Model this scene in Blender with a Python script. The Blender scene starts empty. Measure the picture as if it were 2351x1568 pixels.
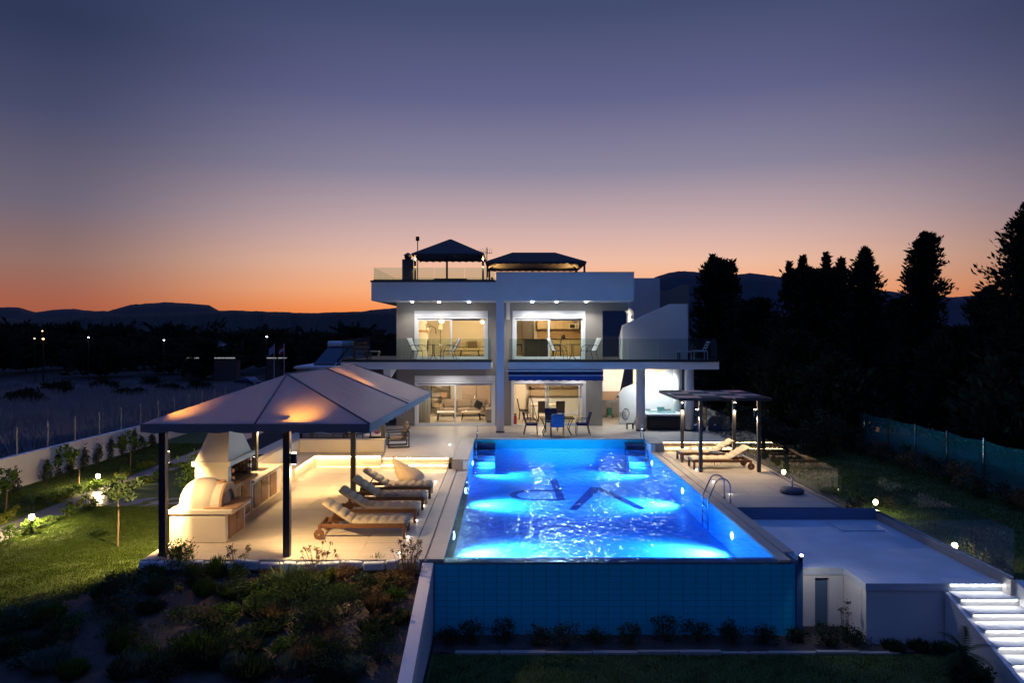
import bpy, math, random
import numpy as np
from mathutils import Vector, Matrix
R = math.radians
S = bpy.context.scene
C = S.collection

# ---------------------------------------------------------------- camera
CH = 4.42                       # eye height above the house floor (z = 0)
cd = bpy.data.cameras.new('camera')
cam = bpy.data.objects.new('camera', cd); C.objects.link(cam)
cam.location = (0, 0, CH); cam.rotation_euler = (R(90), 0, 0)
cd.sensor_width = 36; cd.lens = 36 * 1650 / 2350
cd.shift_x = 0.0055; cd.shift_y = -0.0102
cd.clip_end = 12000
S.camera = cam

# ---------------------------------------------------------------- sky at dusk
W = bpy.data.worlds.new('World'); S.world = W; W.use_nodes = True
nt = W.node_tree; nt.nodes.clear()
def wn(t, **k):
    n = nt.nodes.new(t)
    for a, b in k.items(): setattr(n, a, b)
    return n
def lin(c): return tuple((x / 255 / 12.92 if x / 255 <= .04045 else ((x / 255 + .055) / 1.055) ** 2.4) for x in c)
out = wn('ShaderNodeOutputWorld'); bg = wn('ShaderNodeBackground'); tc = wn('ShaderNodeTexCoord'); sp = wn('ShaderNodeSeparateXYZ')
nt.links.new(tc.outputs['Generated'], sp.inputs[0])
asin = wn('ShaderNodeMath', operation='ARCSINE'); nt.links.new(sp.outputs[2], asin.inputs[0])
deg = wn('ShaderNodeMath', operation='MULTIPLY'); nt.links.new(asin.outputs[0], deg.inputs[0]); deg.inputs[1].default_value = 57.2958 / 90
def ramp(stops):
    r = wn('ShaderNodeValToRGB'); e = r.color_ramp.elements
    while len(e) > 1: e.remove(e[-1])
    for i, (d, c) in enumerate(stops):
        el = e[0] if i == 0 else e.new(d / 90)
        el.position = d / 90; el.color = (*lin(c), 1)
    nt.links.new(deg.outputs[0], r.inputs[0]); return r
glow = ramp([(0, (255, 116, 44)), (1.6, (255, 148, 80)), (3.2, (255, 178, 128)), (5.4, (240, 190, 164)), (7.2, (218, 180, 172)), (8.8, (196, 168, 170)), (12.5, (141, 135, 157)), (17.9, (99, 100, 139)), (24.1, (67, 77, 111)), (45, (56, 80, 138)), (65, (65, 106, 192)), (90, (70, 115, 210))])
dusk = ramp([(0, (160, 84, 58)), (2, (167, 96, 74)), (4.9, (146, 112, 104)), (8.7, (111, 103, 119)), (14.8, (72, 76, 107)), (20.2, (48, 57, 88)), (27, (48, 60, 96)), (45, (54, 79, 138)), (65, (65, 106, 192)), (90, (70, 115, 210))])
east = ramp([(0, (40, 40, 60)), (4, (44, 46, 70)), (10, (46, 50, 78)), (20, (48, 58, 98)), (45, (54, 79, 138)), (65, (65, 106, 192)), (90, (70, 115, 210))])
# how far the view turns from the afterglow in the west (+Y)
cxy = wn('ShaderNodeCombineXYZ'); nt.links.new(sp.outputs[0], cxy.inputs[0]); nt.links.new(sp.outputs[1], cxy.inputs[1])
nrm = wn('ShaderNodeVectorMath', operation='NORMALIZE'); nt.links.new(cxy.outputs[0], nrm.inputs[0])
dot = wn('ShaderNodeVectorMath', operation='DOT_PRODUCT'); nt.links.new(nrm.outputs[0], dot.inputs[0]); dot.inputs[1].default_value = (.087, .996, 0)
mr = wn('ShaderNodeMapRange', interpolation_type='SMOOTHSTEP'); nt.links.new(dot.outputs['Value'], mr.inputs[0])
mr.inputs[1].default_value = .79; mr.inputs[2].default_value = 1.0
mixw = wn('ShaderNodeMix', data_type='RGBA')
nt.links.new(mr.outputs[0], mixw.inputs[0]); nt.links.new(dusk.outputs[0], mixw.inputs[6]); nt.links.new(glow.outputs[0], mixw.inputs[7])
mr2 = wn('ShaderNodeMapRange', interpolation_type='SMOOTHSTEP'); nt.links.new(dot.outputs['Value'], mr2.inputs[0]); mr2.inputs[1].default_value = -.2; mr2.inputs[2].default_value = .62
mixe = wn('ShaderNodeMix', data_type='RGBA'); nt.links.new(mr2.outputs[0], mixe.inputs[0]); nt.links.new(east.outputs[0], mixe.inputs[6]); nt.links.new(mixw.outputs[2], mixe.inputs[7])
nt.links.new(mixe.outputs[2], bg.inputs[0]); bg.inputs[1].default_value = 1.0
nt.links.new(bg.outputs[0], out.inputs[0])

V = S.view_settings
V.view_transform = 'Standard'; V.look = 'None'; V.exposure = 0; V.gamma = 1
cy = S.cycles
cy.use_denoising = True; cy.denoiser = 'OPENIMAGEDENOISE'
cy.max_bounces = 8; cy.diffuse_bounces = 4; cy.glossy_bounces = 4; cy.transmission_bounces = 4; cy.transparent_max_bounces = 16
cy.sample_clamp_indirect = 8; cy.sample_clamp_direct = 0
cy.caustics_reflective = False; cy.caustics_refractive = False
cy.use_light_tree = True

# ---------------------------------------------------------------- helpers
class MB:
    def __init__(s): s.v = []; s.f = []
    def add(s, vs, fs):
        o = len(s.v); s.v += [tuple(p) for p in vs]; s.f += [tuple(i + o for i in f) for f in fs]; return s
    def box(s, x0, x1, y0, y1, z0, z1):
        return s.add([(x, y, z) for z in (z0, z1) for y in (y0, y1) for x in (x0, x1)],
                     [(0, 2, 3, 1), (4, 5, 7, 6), (0, 1, 5, 4), (2, 6, 7, 3), (0, 4, 6, 2), (1, 3, 7, 5)])
    def obox(s, c, d, m):
        vs = [Vector(c) + m @ Vector((a * d[0] / 2, b * d[1] / 2, e * d[2] / 2)) for e in (-1, 1) for b in (-1, 1) for a in (-1, 1)]
        return s.add(vs, [(0, 2, 3, 1), (4, 5, 7, 6), (0, 1, 5, 4), (2, 6, 7, 3), (0, 4, 6, 2), (1, 3, 7, 5)])
    def bar(s, p, q, w, h):
        p = Vector(p); q = Vector(q); d = (q - p)
        m = d.to_track_quat('X', 'Z').to_matrix()
        return s.obox((p + q) / 2, (d.length, w, h), m)
    def tube(s, pts, r, n=8, cap=True):
        pts = [Vector(p) for p in pts]; rr = r if isinstance(r, (list, tuple)) else [r] * len(pts)
        rings = []; up = None
        for i, p in enumerate(pts):
            t = (pts[min(i + 1, len(pts) - 1)] - pts[max(i - 1, 0)])
            if t.length < 1e-9: t = Vector((0, 0, 1))
            t.normalize()
            if up is None: up = Vector((0, 0, 1)) if abs(t.z) < .9 else Vector((1, 0, 0))
            a = t.cross(up)
            if a.length < 1e-6: a = t.cross(Vector((0, 1, 0)))
            a.normalize(); b = a.cross(t).normalized(); up = b
            rings.append([p + rr[i] * (math.cos(2 * math.pi * k / n) * a + math.sin(2 * math.pi * k / n) * b) for k in range(n)])
        vs = [q for g in rings for q in g]; fs = []
        for i in range(len(pts) - 1):
            for k in range(n):
                k2 = (k + 1) % n; fs.append((i * n + k, i * n + k2, (i + 1) * n + k2, (i + 1) * n + k))
        if cap: fs.append(tuple(range(n - 1, -1, -1))); fs.append(tuple((len(pts) - 1) * n + k for k in range(n)))
        return s.add(vs, fs)
    def lathe(s, prof, n=20, c=(0, 0, 0)):
        vs = [(c[0] + r * math.cos(2 * math.pi * k / n), c[1] + r * math.sin(2 * math.pi * k / n), c[2] + z) for r, z in prof for k in range(n)]
        fs = []
        for i in range(len(prof) - 1):
            for k in range(n):
                k2 = (k + 1) % n; fs.append((i * n + k, i * n + k2, (i + 1) * n + k2, (i + 1) * n + k))
        if prof[0][0] > 1e-4: fs.append(tuple(range(n - 1, -1, -1)))
        if prof[-1][0] > 1e-4: fs.append(tuple((len(prof) - 1) * n + k for k in range(n)))
        return s.add(vs, fs)
    def prism(s, poly, axis, a0, a1):
        # poly: 2D points; axis 'y': (x,z), 'x': (y,z), 'z': (x,y)
        def m(p, a): return {'y': (p[0], a, p[1]), 'x': (a, p[0], p[1]), 'z': (p[0], p[1], a)}[axis]
        n = len(poly); vs = [m(p, a0) for p in poly] + [m(p, a1) for p in poly]
        fs = [tuple(range(n)), tuple(range(2 * n - 1, n - 1, -1))] + [(i, i + n, (i + 1) % n + n, (i + 1) % n) for i in range(n)]
        return s.add(vs, fs)
    def build(s, name, mat, parent=None, world=True, smooth=False, bev=0, solid=0, sub=0):
        me = bpy.data.meshes.new(name)
        off = Vector((0, 0, 0))
        if parent is not None and world:
            off = wloc(parent)
        me.from_pydata([tuple(Vector(p) - off) for p in s.v], [], s.f)
        import bmesh
        bm = bmesh.new(); bm.from_mesh(me); bmesh.ops.recalc_face_normals(bm, faces=bm.faces); bm.to_mesh(me); bm.free()
        if smooth:
            me.polygons.foreach_set('use_smooth', [True] * len(me.polygons))
        o = bpy.data.objects.new(name, me); C.objects.link(o)
        if mat: me.materials.append(mat)
        if parent is not None: o.parent = parent
        if solid:
            k = o.modifiers.new('t', 'SOLIDIFY'); k.thickness = solid; k.offset = 0
        if bev:
            k = o.modifiers.new('b', 'BEVEL'); k.width = bev; k.segments = 2; k.limit_method = 'ANGLE'
        if sub:
            k = o.modifiers.new('s', 'SUBSURF'); k.levels = sub; k.render_levels = sub
        return o
def wloc(o):
    p = Vector(o.location)
    while o.parent is not None:
        o = o.parent; p = p + o.location
    return p
def box(*a): return MB().box(*a)
def thing(name, label, cat, loc=(0, 0, 0), rz=0, group=None, kind=None):
    o = bpy.data.objects.new(name, None); C.objects.link(o); o.empty_display_size = .2
    o.location = loc; o.rotation_euler = (0, 0, rz)
    return tag(o, label, cat, group, kind)
def tag(o, label=None, cat=None, group=None, kind=None):
    if label: o['label'] = label
    if cat: o['category'] = cat
    if group: o['group'] = group
    if kind: o['kind'] = kind
    return o
def struct(o, label=None):
    o['kind'] = 'structure'
    if label: o['label'] = label
    return o
def dup(root, loc, rz=0, label=None, group=None, parent=None):
    r = root.copy(); C.objects.link(r)
    r.location = loc; r.rotation_euler = (0, 0, rz)
    if label: r['label'] = label
    if group: r['group'] = group
    def rec(a, b):
        for ch in list(a.children):
            c = ch.copy(); C.objects.link(c); c.parent = b; rec(ch, c)
    rec(root, r)
    return r
def npmesh(name, verts, faces, mat, parent=None, smooth=False):
    verts = np.asarray(verts, dtype=np.float32); faces = np.asarray(faces, dtype=np.int32)
    me = bpy.data.meshes.new(name); n, k = faces.shape
    me.vertices.add(len(verts)); me.vertices.foreach_set('co', verts.ravel())
    me.loops.add(n * k); me.loops.foreach_set('vertex_index', faces.ravel())
    me.polygons.add(n); me.polygons.foreach_set('loop_start', np.arange(0, n * k, k, dtype=np.int32))
    me.polygons.foreach_set('loop_total', np.full(n, k, dtype=np.int32))
    if smooth: me.polygons.foreach_set('use_smooth', np.ones(n, dtype=bool))
    me.update(calc_edges=True); me.validate()
    o = bpy.data.objects.new(name, me); C.objects.link(o)
    if mat: me.materials.append(mat)
    if parent is not None: o.parent = parent
    return o
def light(kind, loc, energy, color=(1, 1, 1), parent=None, aim=None, size=.05, cone=60, blend=.5, name='bulb_light'):
    d = bpy.data.lights.new(name, kind); d.energy = energy; d.color = color
    if kind == 'AREA': d.shape = 'DISK'; d.size = size
    else: d.shadow_soft_size = size
    if kind == 'SPOT': d.spot_size = R(cone); d.spot_blend = blend
    o = bpy.data.objects.new(name, d); C.objects.link(o)
    loc = Vector(loc)
    if aim is not None: o.rotation_euler = Vector(aim).to_track_quat('-Z', 'Y').to_euler()
    if parent is not None:
        o.parent = parent; loc = loc - wloc(parent)
    o.location = loc
    return o

# ---------------------------------------------------------------- materials
MT = {}
def mat(name, col, rough=.6, metal=0, var=.12, scale=5, bump=0, bscale=60, spec=.5, emit=0, stretch=(1, 1, 1), ecol=None):
    if name in MT: return MT[name]
    m = bpy.data.materials.new(name); m.use_nodes = True; t = m.node_tree; b = t.nodes['Principled BSDF']
    b.inputs['Roughness'].default_value = rough; b.inputs['Metallic'].default_value = metal
    b.inputs['Specular IOR Level'].default_value = spec
    tcn = t.nodes.new('ShaderNodeTexCoord'); mp = t.nodes.new('ShaderNodeMapping'); mp.inputs['Scale'].default_value = stretch
    t.links.new(tcn.outputs['Object'], mp.inputs[0])
    if var:
        n = t.nodes.new('ShaderNodeTexNoise'); n.inputs['Scale'].default_value = scale; n.inputs['Detail'].default_value = 6
        n.inputs['Roughness'].default_value = .65
        t.links.new(mp.outputs[0], n.inputs['Vector'])
        x = t.nodes.new('ShaderNodeMix'); x.data_type = 'RGBA'
        x.inputs[6].default_value = (*[max(0, c * (1 - var * 1.6)) for c in col], 1); x.inputs[7].default_value = (*[min(1, c * (1 + var * 1.6)) for c in col], 1)
        t.links.new(n.outputs['Fac'], x.inputs[0]); t.links.new(x.outputs[2], b.inputs['Base Color'])
    else: b.inputs['Base Color'].default_value = (*col, 1)
    if bump:
        n2 = t.nodes.new('ShaderNodeTexNoise'); n2.inputs['Scale'].default_value = bscale; n2.inputs['Detail'].default_value = 4
        t.links.new(mp.outputs[0], n2.inputs['Vector'])
        bp = t.nodes.new('ShaderNodeBump'); bp.inputs['Strength'].default_value = bump; bp.inputs['Distance'].default_value = .02
        t.links.new(n2.outputs['Fac'], bp.inputs['Height']); t.links.new(bp.outputs[0], b.inputs['Normal'])
    if emit:
        b.inputs['Emission Color'].default_value = (*(ecol or col), 1); b.inputs['Emission Strength'].default_value = emit
    MT[name] = m; return m
def glass(name, tint, extra=0.0, rough=0.0):
    m = bpy.data.materials.new(name); m.use_nodes = True; t = m.node_tree; t.nodes.clear()
    o = t.nodes.new('ShaderNodeOutputMaterial'); mx = t.nodes.new('ShaderNodeMixShader'); tr = t.nodes.new('ShaderNodeBsdfTransparent'); gl = t.nodes.new('ShaderNodeBsdfGlossy')
    fr = t.nodes.new('ShaderNodeFresnel'); fr.inputs[0].default_value = 1.5
    ad = t.nodes.new('ShaderNodeMath'); ad.operation = 'ADD'; ad.inputs[1].default_value = extra
    tr.inputs[0].default_value = (*tint, 1); gl.inputs['Roughness'].default_value = rough
    ge = t.nodes.new('ShaderNodeNewGeometry'); inv = t.nodes.new('ShaderNodeMath'); inv.operation = 'SUBTRACT'; inv.inputs[0].default_value = 1; t.links.new(ge.outputs['Backfacing'], inv.inputs[1])
    mu = t.nodes.new('ShaderNodeMath'); mu.operation = 'MULTIPLY'; t.links.new(inv.outputs[0], mu.inputs[1])
    t.links.new(fr.outputs[0], ad.inputs[0]); t.links.new(ad.outputs[0], mu.inputs[0]); t.links.new(mu.outputs[0], mx.inputs[0]); t.links.new(tr.outputs[0], mx.inputs[1]); t.links.new(gl.outputs[0], mx.inputs[2]); t.links.new(mx.outputs[0], o.inputs[0])
    MT[name] = m; return m
def cloth(name, col, trans):
    m = bpy.data.materials.new(name); m.use_nodes = True; t = m.node_tree; t.nodes.clear()
    o = t.nodes.new('ShaderNodeOutputMaterial'); mx = t.nodes.new('ShaderNodeMixShader'); d = t.nodes.new('ShaderNodeBsdfDiffuse'); tl = t.nodes.new('ShaderNodeBsdfTranslucent')
    g = t.nodes.new('ShaderNodeBsdfGlossy'); g.inputs['Roughness'].default_value = .42; m2 = t.nodes.new('ShaderNodeMixShader'); m2.inputs[0].default_value = .05
    n = t.nodes.new('ShaderNodeTexNoise'); n.inputs['Scale'].default_value = 1.2; n.inputs['Detail'].default_value = 3
    tcn = t.nodes.new('ShaderNodeTexCoord'); t.links.new(tcn.outputs['Object'], n.inputs['Vector'])
    bp = t.nodes.new('ShaderNodeBump'); bp.inputs['Strength'].default_value = .35; bp.inputs['Distance'].default_value = .15; t.links.new(n.outputs['Fac'], bp.inputs['Height'])
    for s in (d, g): t.links.new(bp.outputs[0], s.inputs['Normal'])
    d.inputs[0].default_value = (*col, 1); tl.inputs[0].default_value = (*[min(1, c * k) for c, k in zip(col, (1.4, .95, .4))], 1); mx.inputs[0].default_value = trans
    t.links.new(d.outputs[0], mx.inputs[1]); t.links.new(tl.outputs[0], mx.inputs[2]); t.links.new(mx.outputs[0], m2.inputs[1]); t.links.new(g.outputs[0], m2.inputs[2]); t.links.new(m2.outputs[0], o.inputs[0])
    MT[name] = m; return m
def leafmat(name, col, var=.4):
    m = bpy.data.materials.new(name); m.use_nodes = True; t = m.node_tree; t.nodes.clear()
    o = t.nodes.new('ShaderNodeOutputMaterial'); mx = t.nodes.new('ShaderNodeMixShader'); d = t.nodes.new('ShaderNodeBsdfDiffuse'); tl = t.nodes.new('ShaderNodeBsdfTranslucent'); mx.inputs[0].default_value = .25
    n = t.nodes.new('ShaderNodeTexNoise'); n.inputs['Scale'].default_value = 3.5; n.inputs['Detail'].default_value = 5
    tcn = t.nodes.new('ShaderNodeTexCoord'); t.links.new(tcn.outputs['Object'], n.inputs['Vector'])
    x = t.nodes.new('ShaderNodeMix'); x.data_type = 'RGBA'; x.inputs[6].default_value = (*[c * (1 - var) for c in col], 1); x.inputs[7].default_value = (*[min(1, c * (1 + var)) for c in col], 1)
    t.links.new(n.outputs['Fac'], x.inputs[0])
    for s in (d, tl): t.links.new(x.outputs[2], s.inputs[0])
    t.links.new(d.outputs[0], mx.inputs[1]); t.links.new(tl.outputs[0], mx.inputs[2]); t.links.new(mx.outputs[0], o.inputs[0])
    MT[name] = m; return m
def emis(name, col, strength):
    m = bpy.data.materials.new(name); m.use_nodes = True; t = m.node_tree; t.nodes.clear()
    o = t.nodes.new('ShaderNodeOutputMaterial'); e = t.nodes.new('ShaderNodeEmission'); e.inputs[0].default_value = (*col, 1); e.inputs[1].default_value = strength
    t.links.new(e.outputs[0], o.inputs[0]); MT[name] = m; return m

white = mat('white_render', (.74, .74, .74), .75, var=.07, scale=1.6, bump=.15, bscale=120)
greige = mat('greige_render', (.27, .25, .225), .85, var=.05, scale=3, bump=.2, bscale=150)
cream = mat('cream_plaster', (.72, .66, .56), .8, var=.03, scale=2)
interior = mat('interior_paint', (.75, .70, .62), .7, var=.02)
intfloor = mat('interior_floor', (.55, .50, .43), .25, var=.06, scale=3)
darktrim = mat('dark_stone_trim', (.045, .047, .055), .5, var=.2, scale=8)
alu = mat('white_aluminium', (.72, .74, .76), .35, var=.02)
dkframe = mat('anthracite_metal', (.03, .032, .04), .4, metal=.6, var=.1)
post_m = mat('anthracite_post', (.055, .055, .062), .45, metal=.3, var=.08)
steel = mat('brushed_steel', (.55, .57, .6), .22, metal=1, var=.05, scale=20)
tile_m = mat('beige_stone_tile', (.50, .44, .37), .5, var=.14, scale=2.5, bump=.12, bscale=70, stretch=(1, 3, 1))
cop_m = mat('grey_coping_stone', (.38, .36, .34), .5, var=.1, scale=4, bump=.15)
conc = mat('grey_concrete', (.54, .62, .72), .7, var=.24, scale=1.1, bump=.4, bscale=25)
wood = mat('oiled_teak', (.11, .046, .02), .45, var=.3, scale=5, bump=.15, bscale=30, stretch=(1, 8, 8))
rustic = mat('rustic_oak', (.26, .14, .065), .6, var=.3, scale=4, bump=.25, bscale=20, stretch=(6, 6, 1))
cush_m = mat('beige_cushion', (.29, .25, .20), .9, var=.08, scale=10, bump=.3, bscale=45)
cushl_m = mat('cream_cushion', (.55, .47, .35), .9, var=.08, scale=10, bump=.3, bscale=45)
bean_m = mat('tan_canvas', (.42, .33, .23), .9, var=.1, scale=6, bump=.4, bscale=18)
pooltile = mat('pool_mosaic', (.66, .84, .94), .35, var=.06, scale=14)
pooldark = mat('pool_navy_mosaic', (.012, .025, .09), .35, var=.2, scale=20)
walltile = mat('blue_wall_tile', (.012, .62, .90), .3, var=.16, scale=1.3, bump=.05)
grout = mat('dark_grout', (.012, .05, .14), .8)
terra = mat('terracotta_stone', (.45, .27, .16), .75, var=.18, scale=7, bump=.2)
soil = mat('dry_soil', (.07, .056, .048), .95, var=.4, scale=5, bump=.9, bscale=14)
lawn_m = mat('lawn_green', (.05, .085, .016), .95, var=.35, scale=3, bump=.5, bscale=60)
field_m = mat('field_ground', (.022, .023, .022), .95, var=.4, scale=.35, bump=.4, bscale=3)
path_m = mat('wet_stone_path', (.14, .14, .15), .28, var=.25, scale=3, bump=.35, bscale=12)
pane = glass('window_glass', (.93, .95, .94), .0)
bal = glass('balustrade_glass', (.84, .92, .91), .015)
rail_g = glass('terrace_glass', (.82, .90, .86), .03)
canopy_m = cloth('beige_canopy', (.40, .38, .40), .22)
dcanopy_m = cloth('dark_canopy', (.09, .075, .065), .12)
shade_m = cloth('shade_panel', (.55, .50, .50), .35)
awning_m = mat('blue_awning', (.008, .045, .22), .8, var=.06)
awnw_m = mat('white_awning_stripe', (.55, .6, .7), .8)
led_w = emis('warm_led', (1, .66, .30), 85)
led_c = emis('cool_led', (1, .98, .95), 34)
bulb_w = emis('warm_bulb', (1, .72, .38), 60)
bulb_c = emis('white_bulb', (1, .97, .92), 60)
bulb_s = emis('soffit_bulb', (1, .97, .93), 260)
bulb_p = emis('pool_bulb', (.85, .92, 1), 60)
# ---------------------------------------------------------------- terrain
def sm(t): t = np.clip(t, 0, 1); return t * t * (3 - 2 * t)
def g(x, y):
    x = np.asarray(x, float); y = np.asarray(y, float)
    z = np.full(np.broadcast(x, y).shape, -.62)
    z = z - 3.0 * sm((y - 36) / 75) * (1 - .0 * x)
    z = z - 2.2 * sm((x - 15) / 10) * sm((y - 27) / 34)
    front = y < 15.0
    z = np.where(front & (x <= -1.59), -.62 - np.minimum(.235 * (15 - y), 1.9), z)
    z = np.where(x > 10.05, z - .12 - 1.15 * sm((18.5 - y) / 6), z)
    z = np.where((x > -1.59) & (x < 8.96) & (y < 29.8), -1.92, z)
    z = np.where((x > -1.59) & (x < 10.05) & (y < 19.38), -1.92, z)
    z = np.where((x > -1.5) & (x < 5.9) & (y > 14.95) & (y < 29.75), -3.2, z)
    z = np.where((x > 8.8) & (x < 12) & (y < 14.4), -1.92, z)
    return z
def lines(lo, hi, fine, extra):
    a = list(np.arange(-20, 20.01, fine)) if lo < 0 else list(np.arange(0, 45.01, fine))
    st = fine
    v = a[-1]
    while v < hi: st *= 1.25; v += st; a.append(min(v, hi))
    st = fine; v = a[0]
    while v > lo: st *= 1.25; v -= st; a.append(max(v, lo))
    return np.array(sorted(set([round(float(k), 3) for k in a + extra])))
xs = lines(-4500, 4500, .4, [-1.62, -1.58, -1.52, -1.48, 5.88, 5.92, 8.94, 8.98, 10.03, 10.07, 8.78, 8.82, 11.98, 12.02])
a = list(np.arange(0, 45.01, .4)) + [14.93, 14.97, 14.98, 15.02, 29.73, 29.77, 29.78, 29.82, 19.36, 19.40, 14.38, 14.42]
st, v = .4, 45
while v < 5500: st *= 1.2; v += st; a.append(v)
v, st = 0, .4
while v > -600: st *= 1.5; v -= st; a.append(v)
ys = np.array(sorted(set(round(float(k), 3) for k in a)))
X, Y = np.meshgrid(xs, ys); Z = g(X, Y)
def gridfaces(nx, ny):
    i = np.arange(nx - 1)[None, :] + nx * np.arange(ny - 1)[:, None]
    return np.stack([i, i + 1, i + 1 + nx, i + nx], -1).reshape(-1, 4)
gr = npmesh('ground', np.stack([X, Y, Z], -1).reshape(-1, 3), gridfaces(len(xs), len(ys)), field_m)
struct(gr, 'dark open ground stretching to the hills')
def sheet(name, x0, x1, y0, y1, step, m, dz, label, rough=0, keep=None):
    ax = np.linspace(x0, x1, max(2, int((x1 - x0) / step) + 1)); ay = np.linspace(y0, y1, max(2, int((y1 - y0) / step) + 1))
    A, B = np.meshgrid(ax, ay); rng = np.random.default_rng(3)
    D = g(A, B) + dz + rough * rng.random(A.shape)
    f = gridfaces(len(ax), len(ay))
    if keep is not None:
        k = keep(A.ravel(), B.ravel()); f = f[k[f].all(1)]
    return struct(npmesh(name, np.stack([A, B, D], -1).reshape(-1, 3), f, m, smooth=True), label)
bed_edge = lambda x: np.interp(x, [-11, -9.2, -8.0, -7.5, -1.7], [11.9, 13.3, 14.45, 14.9, 14.9])   # lawn above this line, bed below
sheet('lawn', -12.0, -7.45, 10.8, 27, .2, lawn_m, .012, 'lit green lawn left of the barbecue terrace', .02, lambda x, y: (y > bed_edge(x) - .15))
sheet('lawn', -15.6, -13.0, 10, 36, .3, lawn_m, .012, 'grass strip between the path and the white boundary wall', .02)
sheet('lawn', -1.45, 8.7, 10.5, 14.05, .2, lawn_m, .012, 'dark lawn below the pool wall', .02)
sheet('lawn', 10.1, 15.6, 11, 34, .3, lawn_m, .012, 'dark lawn strip beyond the glass fence', .02)
sheet('planting_bed', -11.5, -1.62, 9.5, 14.85, .1, soil, .016, 'bare soil bed in front of the terrace', .05, lambda x, y: (y < bed_edge(x) + .1))
sheet('planting_bed', -1.45, 8.7, 14.06, 14.9, .1, soil, .02, 'dark soil bed at the foot of the pool wall', .04)
sheet('garden_path', -13.0, -12.0, 9, 36, .25, path_m, .02, 'wet stone path along the lawn')
sheet('garden_path', -12.0, -7.7, 20.6, 21.6, .25, path_m, .024, 'short side path to the terrace')

# hills on the horizon: a ridge line turned into a body with real depth
def hills(name, label, prof, dist, depth, col):
    px = np.array([p[0] for p in prof], float); py = np.array([p[1] for p in prof], float)
    x = np.arange(px[0], px[-1] + 1, 6.0); y = np.interp(x, px, py)
    rng = np.random.default_rng(int(dist)); y = y + np.convolve(rng.normal(0, 1.1, len(x) + 6), np.ones(7) / 7, 'valid') + rng.normal(0, .25, len(x))
    top = CH + (760 - y) / 1650 * dist; wx = (x - 1162) / 1650 * dist
    rows = [(-depth, -6), (-depth * .6, .38), (-depth * .25, .8), (0, 1), (depth * .4, .7), (depth, 0)]
    vs = []
    for dy, k in rows:
        sc = (dist + dy) / dist
        for i in range(len(x)):
            vs.append((wx[i] * (sc if k != 1 else 1), dist + dy, -6 + (top[i] + 6) * max(k, 0) + (rng.normal(0, 1.2) if 0 < k < 1 else 0)))
    m = mat(name + '_' + str(int(dist)), col, .95, var=.35, scale=.02)
    struct(npmesh(name, vs, gridfaces(len(x), len(rows)), m, smooth=True), label)
hills('hills', 'low dark hills on the left horizon', [(-900, 725), (-300, 715), (0, 706), (40, 705), (80, 717), (120, 712), (170, 709), (215, 715), (250, 714), (300, 700), (340, 697), (380, 693), (430, 697), (480, 699), (505, 714), (600, 716), (660, 716), (700, 722), (800, 718), (850, 712), (910, 706), (1000, 700), (1200, 705)], 2600, 700, (.03, .03, .035))
hills('hills', 'dark mountain rising behind the right of the house', [(1000, 706), (1250, 690), (1400, 668), (1480, 645), (1530, 627), (1560, 622), (1610, 625), (1660, 633), (1720, 627), (1780, 634), (1850, 640), (1950, 655), (2030, 668), (2100, 675), (2180, 682), (2230, 678), (2300, 681), (2500, 676), (3000, 690), (3400, 710)], 2200, 600, (.028, .03, .05))
hills('hills', 'dark wooded rise in front of the left hills', [(-600, 745), (0, 730), (60, 735), (150, 728), (250, 722), (400, 718), (540, 712), (600, 714), (640, 719), (720, 718), (790, 716), (860, 714), (1000, 722), (1100, 730)], 900, 200, (.02, .022, .022))

# ---------------------------------------------------------------- terraces
def tile_set(parent, x0, x1, y0, y1, z, tw, th, m=tile_m, name='tile', gap=.006, t=.014):
    nx = max(1, round((x1 - x0) / tw)); ny = max(1, round((y1 - y0) / th)); tw = (x1 - x0) / nx; th = (y1 - y0) / ny
    first = None
    for j in range(ny):
        for i in range(nx):
            if first is None:
                first = MB().box(-tw / 2 + gap / 2, tw / 2 - gap / 2, -th / 2 + gap / 2, th / 2 - gap / 2, -t, 0).build(name, m)
                o = first
            else:
                o = bpy.data.objects.new(name, first.data); C.objects.link(o)
            o.parent = parent
            o.location = Vector((x0 + (i + .5) * tw, y0 + (j + .5) * th, z + random.uniform(-.0012, .0012))) - wloc(parent)
random.seed(1)
joint = mat('joint_mortar', (.16, .15, .14), .9)
LD = -.33
deck = struct(box(-7.57, -2.02, 14.93, 25.75, -1.2, LD - .012).build('lower_terrace', joint), 'lower tiled terrace with the loungers')
tile_set(deck, -7.57, -2.02, 14.93, 25.07, LD, 1.2, .6)
rd = struct(box(6.2, 8.9, 19.35, 28.35, -1.9, LD - .012).build('lower_terrace', joint), 'tiled terrace right of the pool')
tile_set(rd, 6.2, 8.9, 19.36, 28.24, LD, .9, .6)
up = struct(MB().box(-9.2, -4.35, 25.75, 40, -1, -.012).box(-4.35, -1.87, 25.1, 40, -1, -.012).box(-1.87, 6.2, 29.98, 40, -1, -.012).box(6.2, 8.9, 28.62, 40, -1, -.012).build('upper_terrace', joint), 'tiled terrace along the house front')
tile_set(up, -9.2, -4.35, 25.76, 33.49, 0, 1.2, .6)
tile_set(up, -4.35, -1.87, 25.11, 33.49, 0, 1.2, .6)
tile_set(up, -1.87, 6.2, 30.0, 33.49, 0, 1.2, .6)
tile_set(up, 6.2, 8.9, 28.63, 33.49, 0, .9, .6)
tile_set(up, 4.5, 8.9, 33.5, 37.1, 0, 1.1, .9)
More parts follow.
